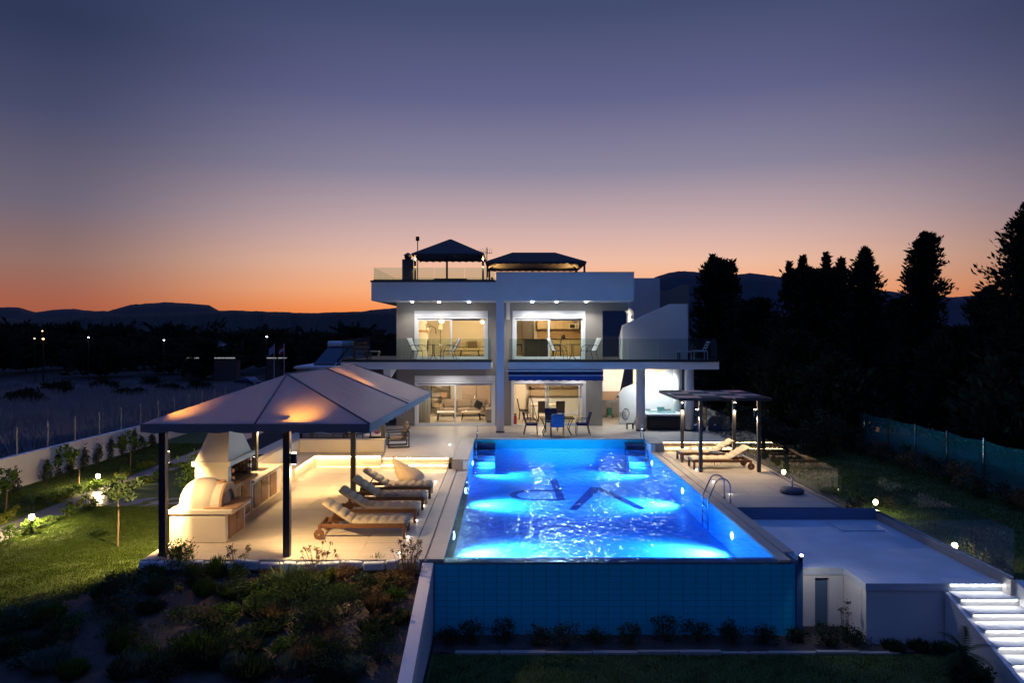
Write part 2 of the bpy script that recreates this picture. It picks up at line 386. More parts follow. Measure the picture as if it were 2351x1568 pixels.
# steps with hidden light strips
def lit_steps(label, x0, x1, ys_, n=2):
    s = thing('terrace_steps', label, 'steps', (x0, ys_, LD))
    b = MB().box(x0, x1, ys_ - .38, ys_ - .0, LD - .2, LD + .165 - .03); b.build('step', cream, s)
    MB().box(x0, x1, ys_ - .41, ys_ - .0, LD + .137, LD + .165).build('tread', tile_m, s)
    MB().box(x0, x1, ys_ - .0 + .001, ys_ + .02, LD + .166, -.016).build('riser', cream, s)
    MB().box(x0, x1, ys_ - .03, ys_ + .3, -.0155, .004).build('nosing', tile_m, s)
    for y, z in ((ys_ - .391, LD + .125), (ys_ - .012, -.028)):
        MB().box(x0 + .05, x1 - .05, y, y + .008, z, z + .011).build('light_strip', led_w, s)
    return s
lit_steps('two lit steps left of the pool beside the beanbag', -4.33, -2.0, 25.08)
lit_steps('two lit steps right of the pool behind the pergola loungers', 6.2, 8.88, 28.62)

# ---------------------------------------------------------------- pool
PX0, PX1, PY0, PY1, WZ, FZ = -1.32, 5.68, 15.27, 29.47, -.38, -1.2
pool = thing('swimming_pool', 'large rectangular infinity pool glowing bright blue', 'swimming pool', (2.2, 22, FZ))
box(PX0 - .15, PX1 + .15, PY0 - .1, PY1 + .2, FZ - .3, FZ).build('pool_floor', pooltile, pool)
MB().box(PX0 - .18, PX0, PY0, 24.7, FZ + .001, LD - .05).box(PX0 - .18, PX0, 24.7, PY1, FZ + .001, -.05).build('side_wall', pooltile, pool)
MB().box(PX1, PX1 + .18, PY0, 28.3, FZ + .001, LD - .05).box(PX1, PX1 + .18, 28.3, PY1, FZ + .001, -.05).build('side_wall', pooltile, pool)
box(PX0 - .18, PX1 + .18, PY1, PY1 + .22, FZ + .001, WZ - .03).build('end_wall', pooltile, pool)
box(PX0 - .18, PX1 + .18, PY1 - .004, PY1 + .22, WZ - .029, -.05).build('end_wall', walltile, pool)
fw = box(-1.5, 6.0, 14.9, PY0, -2.3, WZ - .02).build('overflow_wall', grout, pool)
box(-1.5, 5.84, 14.88, PY0 - .004, WZ - .019, WZ - .012).build('overflow_edge', mat('wet_slate', (.16, .16, .18), .15, var=.2, scale=6), pool)
# tiles of the outer wall, one by one
tw, th_ = 7.48 / 29, .127
tmesh = None
for r in range(12):
    zt = WZ - .03 - r * th_
    if r < 10:
        for c in range(29):
            if tmesh is None:
                o = MB().box(-tw / 2 + .003, tw / 2 - .003, -.006, .004, -th_ + .003, -.003).build('wall_tile', walltile); tmesh = o.data
            else: o = bpy.data.objects.new('wall_tile', tmesh); C.objects.link(o)
            o.parent = fw; o.location = Vector((-1.49 + (c + .5) * tw, 14.896 + random.uniform(-.0012, .0012), zt)) - wloc(fw)
    elif r == 10:
        b = MB()
        for r2 in (10, 11):
            for c in range(29):
                x = -1.49 + c * tw; z = WZ - .03 - r2 * th_
                b.box(x + .003, x + tw - .003, 14.89, 14.899, z - th_ + .003, z - .003)
        o = b.build('wall_tile', walltile, fw, world=True); o['kind'] = 'stuff'
box(6.0, 6.13, 14.86, 15.4, -2.3, LD).build('corner_pier', mat('blue_render', (.05, .17, .36), .7, var=.1), pool)
# copings
def coping(x0, x1, y0, y1, z, along):
    n = max(1, round((y1 - y0 if along == 'y' else x1 - x0) / 1.0))
    for i in range(n):
        if along == 'y': b = box(x0, x1, y0 + (y1 - y0) * i / n + .003, y0 + (y1 - y0) * (i + 1) / n - .003, z - .05, z)
        else: b = box(x0 + (x1 - x0) * i / n + .003, x0 + (x1 - x0) * (i + 1) / n - .003, y0, y1, z - .05, z)
        b.build('coping_stone', cop_m, pool)
coping(-1.66, -1.3, 14.93, 24.68, LD + .003, 'y'); coping(-2.0, -1.70, 14.93, 24.68, LD + .003, 'y')
coping(-1.86, -1.3, 24.7, 29.45, .003, 'y'); coping(-1.86, 6.2, 29.46, 29.97, .003, 'x')
coping(5.66, 6.18, 28.3, 29.45, .003, 'y'); coping(5.66, 5.9, 14.9, 28.28, LD + .003, 'y'); coping(5.93, 6.18, 15.45, 28.28, LD + .003, 'y')
MB().box(-2.03, -1.32, 14.94, 24.69, -1.3, LD - .05).box(-1.87, -1.52, 24.7, 29.98, -1.3, -.052).box(-1.87, 6.2, 29.7, 29.98, -1.3, -.052).box(5.87, 6.2, 15.42, 28.3, -1.9, LD - .05).box(5.87, 6.2, 28.3, 29.98, -1.9, -.052).build('coping_base', cop_m, pool)
# entry steps in both far corners
for x0, x1 in ((PX0 + .005, -.45), (4.85, PX1 - .005)):
    st_ = box(x0, x1, PY1 - .28, PY1 - .008, FZ, -.16).build('entry_step', pooldark, pool)
    for k, (d, z) in enumerate(((.56, -.38), (.84, -.56), (1.12, -.76), (1.4, -.96))):
        box(x0, x1, PY1 - d, PY1 - d + .279, FZ, z).build('entry_step', mat('step_mosaic', (.06, .2, .5), .35), pool)
        box(x0, x1, PY1 - d - .002, PY1 - d + .05, z, z + .006).build('step_edge', pooldark, pool)
for k, x in enumerate((-1.2, 5.56)):
    h = MB().tube([(x, 29.75, 0), (x, 29.75, .42), (x, 29.7, .5), (x, 29.55, .5), (x, 29.1, .1), (x, 28.6, -.42), (x, 28.6, -.9)], .021, 8).build('handrail', steel, pool, smooth=True)
# letters laid in the floor in navy mosaic
def fl(cx, cy, z=FZ):
    px = (cx / 3.359 + 1300) / 1.2757; py = (cy / 3.359 + 1260) / 1.2757
    yy = 1650 * (CH - z) / (py - 760); return ((px - 1162) / 1650 * yy, yy)
mV = MB(); mV.prism([fl(*p) for p in [(1228, 783), (1305, 786), (1512, 606), (1525, 562), (1440, 563)]], 'z', FZ, FZ + .006)
mV.prism([fl(*p) for p in [(1500, 561), (1560, 572), (1985, 770), (1925, 786), (1530, 600)]], 'z', FZ, FZ + .005)
mV.build('mosaic_letter', pooldark, pool)
mP = MB(); mP.prism([fl(*p) for p in [(1040, 485), (1110, 485), (1190, 690), (1115, 690)]], 'z', FZ, FZ + .006)
ou, inn = [], []
for k in range(25):
    t = math.pi * (k / 24) + math.pi / 2
    ou.append(fl(870 + (225 if 1 else 0) * math.cos(t) if abs(math.cos(t)) > 1e-6 else 870, 640 - 52 * math.sin(t)))
    inn.append(fl(880 + 165 * math.cos(t), 641 - 36 * math.sin(t)))
ou = [fl(1080, 589)] + ou + [fl(1130, 692)]; inn = [fl(1085, 603)] + inn + [fl(1125, 678)]
for i in range(len(ou) - 1): mP.prism([ou[i], ou[i + 1], inn[i + 1], inn[i]], 'z', FZ, FZ + .005)
mP.build('mosaic_letter', pooldark, pool)
# water: thin wavy surface over a clear, slightly absorbing body
wm = bpy.data.materials.new('pool_water'); wm.use_nodes = True; t = wm.node_tree; t.nodes.clear()
o_ = t.nodes.new('ShaderNodeOutputMaterial'); mx = t.nodes.new('ShaderNodeMixShader'); tr = t.nodes.new('ShaderNodeBsdfTransparent'); gl = t.nodes.new('ShaderNodeBsdfGlossy'); gl.inputs['Roughness'].default_value = .1; gl.inputs[0].default_value = (.3, .58, .95, 1)
tcn = t.nodes.new('ShaderNodeTexCoord'); mp = t.nodes.new('ShaderNodeMapping'); mp.inputs['Scale'].default_value = (1.5, .8, 1); t.links.new(tcn.outputs['Object'], mp.inputs[0])
n1 = t.nodes.new('ShaderNodeTexNoise'); n1.inputs['Scale'].default_value = 2.8; n1.inputs['Detail'].default_value = 1; n1.inputs['Roughness'].default_value = .6
n2 = t.nodes.new('ShaderNodeTexNoise'); n2.inputs['Scale'].default_value = .4; n2.inputs['Detail'].default_value = 2
ad = t.nodes.new('ShaderNodeMath'); ad.operation = 'ADD'
for n_ in (n1, n2): t.links.new(mp.outputs[0], n_.inputs['Vector'])
t.links.new(n1.outputs['Fac'], ad.inputs[0]); t.links.new(n2.outputs['Fac'], ad.inputs[1])
bp = t.nodes.new('ShaderNodeBump'); bp.inputs['Strength'].default_value = 1; bp.inputs['Distance'].default_value = .054; t.links.new(ad.outputs[0], bp.inputs['Height'])
fr = t.nodes.new('ShaderNodeFresnel'); fr.inputs[0].default_value = 1.33; t.links.new(bp.outputs[0], fr.inputs['Normal']); t.links.new(bp.outputs[0], gl.inputs['Normal'])
ge = t.nodes.new('ShaderNodeNewGeometry'); iv = t.nodes.new('ShaderNodeMath'); iv.operation = 'SUBTRACT'; iv.inputs[0].default_value = 1; t.links.new(ge.outputs['Backfacing'], iv.inputs[1]); mu = t.nodes.new('ShaderNodeMath'); mu.operation = 'MULTIPLY'; t.links.new(iv.outputs[0], mu.inputs[1]); t.links.new(fr.outputs[0], mu.inputs[0])
t.links.new(fr.outputs[0], mx.inputs[0]); t.links.new(tr.outputs[0], mx.inputs[1]); t.links.new(gl.outputs[0], mx.inputs[2]); t.links.new(mx.outputs[0], o_.inputs[0])
va = t.nodes.new('ShaderNodeVolumeAbsorption'); va.inputs[0].default_value = (0, .70, .97, 1); va.inputs[1].default_value = .8; t.links.new(va.outputs[0], o_.inputs[1])
struct(box(PX0 - .03, PX1 + .03, 14.91, PY1 + .03, FZ - .1, WZ).build('pool_water', wm), 'clear blue lit water filling the pool')
for s_, x in ((1, PX0), (-1, PX1)):
    for y in (18.1, 23.2, 28.05):
        f_ = MB().lathe([(.001, 0), (.075, 0), (.085, -.012)], 16).build('pool_light', bulb_p, pool, world=False)
        f_.rotation_euler = (0, s_ * math.pi / 2, 0); f_.location = Vector((x + s_ * .012, y, -.74)) - wloc(pool)
        light('SPOT', (x + s_ * .06, y, -.66), 150, (.95, .97, 1), pool, aim=(s_, -.1, -.5), size=.08, cone=105, blend=1)
        light('SPOT', (x + s_ * .06, y, -.62), 2300, (.92, .96, 1), pool, aim=(s_, -.02, -.36), size=.08, cone=84, blend=1)
        light('SPOT', (x + s_ * .06, y, -.62), 600, (.92, .96, 1), pool, aim=(s_, -.02, -.5), size=.08, cone=125, blend=1)

# ---------------------------------------------------------------- right-hand lower terrace, walls, stairs
T2 = -.66
lt = thing('pump_room', 'low concrete flat roof with white front walls right of the pool', 'building', (8, 16, -1.92))
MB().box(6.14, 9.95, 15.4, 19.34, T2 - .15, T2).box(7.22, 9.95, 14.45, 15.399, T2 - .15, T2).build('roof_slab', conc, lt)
MB().box(6.14, 6.62, 15.42, 15.6, -2.0, T2 - .151).box(6.92, 7.23, 15.42, 15.6, -2.0, T2 - .151).build('front_wall', white, lt)
box(6.62, 6.92, 15.50, 15.6, -2.0, T2 - .22).build('door', mat('blue_grey_panel', (.10, .17, .28), .5, var=.06), lt)  # dark blue-grey panel set back in a narrow recess
box(6.62, 6.92, 15.42, 15.6, T2 - .22, T2 - .151).build('lintel', white, lt)
MB().box(7.24, 8.86, 14.47, 14.65, -2.0, T2 - .151).build('front_wall', white, lt)
MB().box(7.24, 7.4, 14.66, 15.6, -2.0, T2 - .151).build('side_wall', white, lt)
box(6.2, 9.95, 19.345, 19.36, T2 - .1, LD - .02).build('back_wall', mat('blue_grey_render', (.12, .2, .34), .8, var=.1), lt)
MB().box(9.96, 10.12, 14.2, 19.5, -2.0, -.5).build('kerb', cop_m, lt)
MB().box(8.95, 10.12, 19.37, 19.5, -1.5, -.5).build('kerb', cop_m, lt)
hx = MB().box(8.5, 9.6, 18.2, 19.0, T2, T2 + .03); hx.build('roof_hatch', conc, lt, bev=.01)
lp = MB().lathe([(.03, -.06), (.045, -.05), (.045, .03), (.02, .04)], 12, (6.07, 14.84, LD + .06)).build('spot_lamp', dkframe, lt)
MB().lathe([(.001, 0), (.03, .0), (.02, .02)], 10, (6.09, 14.83, LD + .11)).build('lamp_glass', bulb_c, lp)
light('SPOT', (6.3, 14.75, LD + .12), 14, (1, .9, .8), lp, aim=(.5, .1, -1), cone=120)
sw = thing('outdoor_stairs', 'white stairs with glowing lit risers going down at the right', 'stairs', (9.4, 13, -1.92))
nst = 8
for k in range(nst):
    y1 = 14.45 - .36 * k; z = T2 - .157 * k
    if k: box(8.9, 10.05, y1, y1 + .359, -2.1, z - .03).build('step', white, sw); box(8.885, 10.05, y1 - .03, y1 + .36, z - .029, z).build('tread', white, sw)
    else: box(8.885, 10.05, y1 - .03, y1 + .3, z - .001, z + .004).build('tread', white, sw)
    box(8.93, 10.0, y1 - .012, y1 - .004, z - .044, z - .031).build('light_strip', led_c, sw)
MB().prism([(14.42, T2 - .16), (14.42, -2.1), (11.4, -2.1), (11.4, -1.95)], 'x', 8.80, 8.884).build('stringer', white, sw)
MB().prism([(14.2, -.5), (14.2, -2.1), (11.2, -2.1), (11.2, -1.75)], 'x', 10.052, 10.2).build('cheek_wall', white, sw)
# garden retaining wall that drops towards the front
rw = tag(MB().prism([(14.9, LD - .06), (14.9, -2.3), (9.0, -2.3), (9.0, -1.75), (11.5, -1.2)], 'x', -1.74, -1.51).build('garden_wall', white), 'white sloping retaining wall between garden bed and pool wall', 'wall')
ed = thing('garden_edging', 'pale stone edging line between lawn and bed below the pool', 'edging', (3, 14.06, -1.92))
xx = -1.0
while xx < 7.6:
    l = random.uniform(.75, .95)
    box(xx, xx + l, 14.0 + random.uniform(-.02, .02), 14.1, -2.0, -1.85 + random.uniform(-.02, .015)).build('kerb_stone', cop_m, ed); xx += l + .015

# ---------------------------------------------------------------- glass fences
def glass_fence(label, pts, z0, z1, pw=1.2, m=rail_g, name='glass_fence', cat='fence', parent=None, base=None):
    root = thing(name, label, cat, (pts[0][0], pts[0][1], z0)) if parent is None else parent
    if parent is not None:
        root = bpy.data.objects.new(name, None); C.objects.link(root); root.parent = parent; root.location = Vector((pts[0][0], pts[0][1], z0)) - wloc(parent)
    for (a, b) in zip(pts[:-1], pts[1:]):
        a = Vector(a); b = Vector(b); L = (b - a).length; n = max(1, round(L / pw)); d = (b - a) / n
        for i in range(n):
            p = a + d * i; q = a + d * (i + 1); u = d.normalized() * .01
            MB().bar((p.x + u.x, p.y + u.y, (z0 + z1) / 2), (q.x - u.x, q.y - u.y, (z0 + z1) / 2), .012, z1 - z0).build('glass_pane', m, root)
        MB().bar((a.x, a.y, z0 + .0), (b.x, b.y, z0 + .0), .05, .07).build('base_channel', base or steel, root)
    return root
glass_fence('clear glass fence edging the right pool terrace', [(8.97, 19.42), (8.97, 28.3)], LD + .05, .70)
MB().box(8.905, 9.05, 19.37, 28.4, -1.2, LD + .02).build('terrace_kerb', cop_m, None)['kind'] = 'structure'
glass_fence('glass fence on the upper terrace beside the round columns', [(8.9, 28.5), (8.9, 33.6)], .03, 1.0)
glass_fence('long glass fence along the lower concrete roof', [(9.05, 19.44), (10.04, 19.44), (10.04, 14.2)], -.47, .50)
# ---------------------------------------------------------------- the villa
H = thing('villa', 'two storey white modern villa with lit rooms and roof terrace', 'house', (0, 33.5, 0))
FY = 33.5
def wallh(x0, x1, y0, y1, z0, z1, holes):
    b = MB(); cur = x0
    for (a, c, d, e) in sorted(holes):
        if a > cur: b.box(cur, a, y0, y1, z0, z1)
        if d > z0: b.box(a, c, y0, y1, z0, d)
        if e < z1: b.box(a, c, y0, y1, e, z1)
        cur = c
    b.box(cur, x1, y0, y1, z0, z1); return b
wallh(-5.12, 4.48, FY, FY + .25, 0, 2.95, [(-4.25, -.53, 0, 2.31), (.244, 3.685, 0, 2.31)]).build('facade_wall', greige, H)
wallh(-5.12, 4.48, FY, FY + .25, 2.95, 5.74, [(-4.26, -.88, 3.1, 5.34), (.305, 3.655, 3.1, 5.34)]).build('facade_wall', greige, H)
MB().box(-5.12, -4.87, FY + .25, 39, 0, 5.74).box(4.23, 4.48, FY + .25, 39, 0, 5.74).build('side_wall', greige, H)
box(-5.12, 4.48, 39, 39.2, 0, 5.74).build('back_wall', greige, H)
MB().box(-.32, -.06, FY + .25, 39, .0, 2.8).box(-.32, -.06, FY + .25, 39, 3.11, 5.74).build('partition_wall', interior, H)
for z in (0, 3.1):
    MB().box(-4.866, -.325, 38.9, 38.99, z, z + 2.62).box(-.055, 4.226, 38.9, 38.99, z, z + 2.62).build('room_wall', interior, H)
    MB().box(-4.866, -4.85, FY + .26, 38.89, z, z + 2.62).box(4.21, 4.226, FY + .26, 38.89, z, z + 2.62).build('room_wall', interior, H)
    box(-4.866, 4.226, FY + .02, 39, z - .15, z + .012).build('room_floor', intfloor, H)
    box(-4.86, 4.22, FY + .26, 38.99, z + 2.56, z + 2.64).build('room_ceiling', interior, H)
box(-4.865, 4.225, FY + .255, 38.99, 2.66, 2.94).build('floor_slab', white, H)
# roof
box(-5.86, -.445, 31.2, 39.2, 5.742, 6.54).build('roof_slab', white, H)
box(-.443, 5.54, 31.2, 39.2, 5.742, 6.97).build('roof_slab', white, H)
box(-5.9, -.45, 31.17, 31.45, 6.541, 6.62).build('roof_coping', darktrim, H)
box(-.46, 5.56, 31.18, 31.4, 6.971, 6.99).build('roof_coping', darktrim, H)
box(-.44, -.10, 31.2, 31.54, 0, 5.741).build('column', white, H); box(-.455, -.085, 31.19, 31.56, 0, .07).build('column_base', darktrim, H)
box(.0, .16, 33.0, 33.3, 4.95, 5.741).build('downpipe_box', white, H)
# balconies
box(-7.23, -.65, 31.4, FY - .001, 2.745, 3.06).build('balcony_slab', white, H); box(-7.23, -5.13, FY, 38, 2.745, 3.06).build('balcony_slab', white, H)
box(-7.26, -.62, 31.36, FY - .002, 3.061, 3.105).build('balcony_floor', darktrim, H); box(-7.26, -5.13, FY + .001, 38, 3.061, 3.105).build('balcony_floor', darktrim, H)
box(.08, 9.29, 31.4, FY - .001, 2.745, 3.06).build('balcony_slab', white, H); box(4.49, 9.29, FY, 37, 2.745, 3.06).build('balcony_slab', white, H)
box(.05, 9.32, 31.36, FY - .002, 3.061, 3.105).build('balcony_floor', darktrim, H); box(4.49, 9.32, FY + .001, 37, 3.061, 3.105).build('balcony_floor', darktrim, H)
MB().prism([(31.7, 2.744), (31.7, 2.28), (33.49, 2.62), (33.49, 2.744)], 'x', -5.42, -5.12).build('corbel', white, H)
box(-7.0, -5.5, 36, 36.3, -.3, 2.744).build('side_wing_wall', mat('brown_render', (.20, .15, .13), .85), H)
B = H
glass_fence(None, [(-7.2, 38), (-7.2, 31.5), (-.66, 31.5)], 3.13, 4.08, 1.35, bal, 'balcony_balustrade', None, H, dkframe)
glass_fence(None, [(.1, 31.5), (9.23, 31.5), (9.23, 36.5)], 3.13, 4.08, 1.35, bal, 'balcony_balustrade', None, H, dkframe)
glass_fence(None, [(-5.8, 37.5), (-5.8, 31.45), (-.5, 31.45)], 6.64, 7.2, 1.4, bal, 'roof_balustrade', None, H, dkframe)
glass_fence(None, [(-5.8, 37.5), (-.5, 37.5)], 6.64, 7.2, 1.4, bal, 'roof_balustrade', None, H, dkframe)
# right wing: outdoor stair, arched wall, round columns
box(4.481, 5.68, FY, FY + .25, 5.37, 5.741).build('roof_beam', greige, H)
MB().prism([(5.36, 3.106), (5.36, 4.68), (7.55, 5.67), (8.38, 5.67), (8.38, 3.106)], 'y', 33.2, 33.4).build('stair_wall', white, H)
MB().prism([(33.401, 3.106), (33.401, 4.66), (34.3, 4.09), (34.3, 3.106)], 'x', 5.36, 5.55).build('stair_wall', white, H)
arch = [(5.5, 7.1), (7.75, 7.1), (7.75, 3.106), (6.45, 3.106)] + [(6.45 - .32 + .32 * math.cos(t), 5.26 + .32 * math.sin(t)) for t in np.linspace(0, math.pi / 2, 7)] + [(5.5, 5.58)]
MB().prism(arch, 'y', 36.3, 38.6).build('arched_wall', white, H)
MB().prism([(7.76, 3.106), (7.76, 6.52), (8.5, 6.54), (9.3, 6.86), (9.55, 6.86), (9.55, 3.106)], 'y', 37.6, 37.85).build('stair_wall', greige, H)  # darker greige puts the shade on this back wall into its colour
s1 = MB().lathe([(.02, 0), (.05, .03), (.05, .1), (.03, .13)], 12, (6.40, 36.65, 5.05)).build('wall_sconce', alu, H)
light('POINT', (6.15, 37.6, 4.95), 22, (1, .93, .82), s1, size=.06)
for x in (5.95, 8.1): MB().lathe([(.2, 0), (.2, 2.744)], 32, (x, 31.85, 0)).build('round_column', white, H, smooth=True); MB().lathe([(.215, 0), (.215, .07)], 32, (x, 31.85, 0)).build('column_base', darktrim, H)
MB().lathe([(.2, 0), (.2, 2.744)], 32, (7.9, 33.2, 0)).build('round_column', white, H, smooth=True)
MB().prism([(5.36, 0), (5.36, 1.35), (5.56, 1.64), (8.06, 2.70), (8.3, 2.743), (8.3, 0)], 'y', 34.0, 34.2).build('stair_parapet', white, H)
MB().prism([(5.31, 1.35), (5.31, 1.40), (5.54, 1.70), (8.04, 2.75), (8.06, 2.70), (5.56, 1.64), (5.36, 1.35)], 'y', 33.97, 34.23).build('parapet_cap', white, H)
box(6.3, 8.3, 35.6, 35.8, 0, 2.744).build('stairwell_wall', cream, H)
MB().prism([(4.49, 1.4), (4.49, 2.744), (5.95, 2.744), (5.68, 1.4)], 'y', 36.0, 36.2).build('stair_underside', interior, H)
MB().prism([(4.49, .96), (4.49, 1.39), (5.68, 1.39), (5.45, .96)], 'y', 36.01, 36.19).build('stair_underside', mat('tan_render', (.32, .2, .12), .8), H)
box(4.2, 8.8, 37.2, 37.4, 0, .98).build('yard_wall', white, H)
lc = MB().lathe([(.001, 0), (.09, 0), (.1, .03)], 16, (6.9, 33.0, 2.705)).build('ceiling_light', bulb_c, H)
light('SPOT', (6.9, 33.0, 2.65), 260, (.86, .95, 1), lc, aim=(0, .25, -1), size=.1, cone=165, blend=.6)
light('POINT', (6.9, 34.9, 2.4), 60, (1, .75, .45), lc, size=.1)
light('POINT', (4.95, 34.9, 2.3), 40, (1, .9, .75), lc, size=.1)
# soffit down-lights, each with an added beam aimed outwards
for i, x in enumerate((-4.27, -3.05, -1.7)):
    f_ = MB().lathe([(.001, 0), (.05, 0), (.06, .012)], 14, (x, 32.6, 5.73)).build('soffit_light', bulb_s, H)
    light('SPOT', (x, 32.6, 5.70), 75, (1, .93, .86), f_, aim=(0, .0, -1), size=.05, cone=140, blend=.5)
    light('SPOT', (x, 32.55, 5.69), 200, (1, .9, .84), f_, aim=(0, -1, -.55), size=.03, cone=75, blend=.6)  # added outward spot, only to throw glints on the pool water
for i, x in enumerate((1.17, 2.27, 3.62)):
    f_ = MB().lathe([(.001, 0), (.05, 0), (.06, .012)], 14, (x, 32.6, 5.73)).build('soffit_light', bulb_s, H)
    light('SPOT', (x, 32.6, 5.70), 140, (1, .96, .92), f_, aim=(0, .0, -1), size=.05, cone=140, blend=.5)
    light('SPOT', (x, 32.55, 5.69), 420, (1, .97, .94), f_, aim=(0, -1, -.55), size=.03, cone=75, blend=.6)  # same added outward spot for pool glints, stronger on this side
for i, x in enumerate((1.2, 3.2)):   # under the balcony
    f_ = MB().lathe([(.001, 0), (.05, 0), (.06, .012)], 14, (x, 32.9, 2.733)).build('soffit_light', bulb_c, H)
    light('SPOT', (x, 32.9, 2.70), 45, (1, .95, .9), f_, aim=(0, .1, -1), size=.05, cone=140, blend=.7)
f_ = MB().lathe([(.001, 0), (.05, 0), (.06, .012)], 14, (-2.6, 32.3, 2.733)).build('soffit_light', bulb_c, H)
light('SPOT', (-2.6, 32.3, 2.70), 110, (1, .93, .88), f_, aim=(0, .1, -1), size=.05, cone=150, blend=.7)

def sliding_door(x0, x1, z0, z1, openleft=False, openright=False):
    d = bpy.data.objects.new('sliding_door', None); C.objects.link(d); d.parent = H; d.location = Vector(((x0 + x1) / 2, FY, z0)) - wloc(H)
    zb = z1 - .34
    MB().box(x0 - .02, x1 + .02, FY - .05, FY + .1, zb, z1 + .02).build('shutter_box', alu, d)
    MB().box(x0 - .02, x1 + .02, FY - .055, FY - .051, zb + .1, zb + .11).build('shutter_seam', dkframe, d)
    MB().box(x0 - .02, x0 + .1, FY - .04, FY + .12, z0, zb - .001).box(x1 - .1, x1 + .02, FY - .04, FY + .12, z0, zb - .001).box(x0 + .1, x1 - .1, FY - .04, FY + .12, z0, z0 + .05).build('door_frame', alu, d)
    MB().box(x0 + .1, x1 - .1, FY - .02, FY + .05, zb - .03, zb - .002).build('head_track', dkframe, d)
    xm = (x0 + x1) / 2
    for k, (a, b, y) in enumerate(((x0 + .1, xm + .04, FY + .0), (xm - .04, x1 - .1, FY + .06))):
        if openleft and k == 0: a, b, y = xm - .04 - .12, x1 - .25, FY + .005
        leaf = bpy.data.objects.new('door_leaf', None); C.objects.link(leaf); leaf.parent = d; leaf.location = Vector((a, y, z0)) - wloc(d)
        MB().box(a, a + .07, y, y + .045, z0 + .051, zb - .032).box(b - .07, b, y, y + .045, z0 + .051, zb - .032).box(a + .07, b - .07, y, y + .045, z0 + .051, z0 + .13).box(a + .07, b - .07, y, y + .045, zb - .09, zb - .032).build('leaf_frame', alu, leaf)
        box(a + .07, b - .07, y + .018, y + .026, z0 + .13, zb - .09).build('glass_pane', pane, leaf)
sliding_door(-4.25, -.53, 0, 2.31)
sliding_door(.244, 3.685, 0, 2.31, openleft=True)
sliding_door(-4.26, -.88, 3.1, 5.34)
sliding_door(.305, 3.655, 3.1, 5.34)
# room lamps (ceiling fittings)
def ceil_lamp(x, y, z, e, col, r=.14):
    f_ = MB().lathe([(.001, 0), (r, 0), (r, .05)], 20, (x, y, z - .051)).build('ceiling_lamp', emis('lamp_%d' % len(MT), col, 14), H)
    light('POINT', (x, y, z - .25), e, col, f_, size=.12)
ceil_lamp(-2.6, 36.0, 2.56, 190, (1, .76, .5)); ceil_lamp(2.0, 36.3, 2.56, 200, (1, .78, .52))
ceil_lamp(2.1, 36.6, 5.66, 170, (1, .70, .36))
# awning over the right door
aw = thing('door_awning', 'blue striped awning with scalloped valance over the right terrace door', 'awning', (2.3, 32.6, 2.3))
MB().bar((.02, 31.36, 2.68), (4.2, 31.36, 2.68), .08, .06).build('front_rail', alu, aw)
b = MB(); n = 60
xs_ = np.linspace(.1, 4.22, n)
top = [(x, 31.30, 2.64) for x in xs_]; mid = [(x, 31.29, 2.44) for x in xs_]
MB().add([(.05, 31.42, 2.735), (4.22, 31.42, 2.735), (.1, 31.30, 2.50), (4.22, 31.30, 2.50)], [(0, 1, 3, 2)]).build('awning_cloth', mat('navy_cloth', (.004, .02, .10), .8), aw, solid=.004)
MB().add([(.1, 31.296, 2.50), (4.22, 31.296, 2.50), (.1, 31.294, 2.465), (4.22, 31.294, 2.465)], [(0, 1, 3, 2)]).build('white_stripe', awnw_m, aw, solid=.003)
lo = [(x, 31.29, 2.24 + .03 * abs(math.sin((x - .1) / 4.12 * math.pi * 11))) for x in xs_]; hi = [(x, 31.292, 2.465) for x in xs_]
MB().add(hi + lo, [(i, i + 1, n + i + 1, n + i) for i in range(n - 1)]).build('valance', awning_m, aw, solid=.004)
# roof things
ch = thing('chimney', 'square dark chimney with metal cowl on the roof terrace', 'chimney', (-4.66, 34, 6.54))
box(-4.9, -4.43, 33.8, 34.3, 6.54, 7.8).build('stack', mat('dark_render', (.10, .09, .085), .85), ch)
MB().lathe([(.13, 0), (.17, .1), (.17, .2), (.22, .22), (.02, .34)], 14, (-4.66, 34.05, 7.8)).build('cowl', dkframe, ch)
rp = thing('roof_umbrella', 'pyramid canopy with centre pole on the roof terrace', 'umbrella', (-2.7, 35, 6.54))
def pyramid(root, x0, x1, y0, y1, ze, za, rx0, rx1, m, val=.12, nsc=10):
    ym = (y0 + y1) / 2
    vs = [(x0, y0, ze), (x1, y0, ze), (x1, y1, ze), (x0, y1, ze), (rx0, ym, za), (rx1, ym, za)]
    MB().add(vs, [(0, 1, 5, 4), (1, 2, 5), (2, 3, 4, 5), (3, 0, 4)]).build('canopy', m, root, solid=.008)
    b = MB()
    for (p, q) in ((vs[0], vs[1]), (vs[1], vs[2]), (vs[2], vs[3]), (vs[3], vs[0])):
        p = Vector(p); q = Vector(q); k = 40
        a = [p.lerp(q, i / k) for i in range(k + 1)]
        lo = [v - Vector((0, 0, val - .35 * val * abs(math.sin(i / k * math.pi * nsc)))) for i, v in enumerate(a)]
        b.add(a + lo, [(i, i + 1, k + 1 + i + 1, k + 1 + i) for i in range(k)])
    b.build('valance', m, root, solid=.006)
    f = MB()
    for c, r_ in ((0, 4), (1, 5), (2, 5), (3, 4)): f.tube([Vector(vs[c]) - Vector((0, 0, .03)), Vector(vs[r_]) - Vector((0, 0, .03))], .025, 6)
    for c in range(4): f.tube([Vector(vs[c]) - Vector((0, 0, .03)), Vector(vs[(c + 1) % 4]) - Vector((0, 0, .03))], .025, 6)
    f.build('canopy_frame', post_m, root)
pyramid(rp, -4.42, -1.05, 33.6, 36.8, 8.06, 8.92, -2.78, -2.7, dcanopy_m)
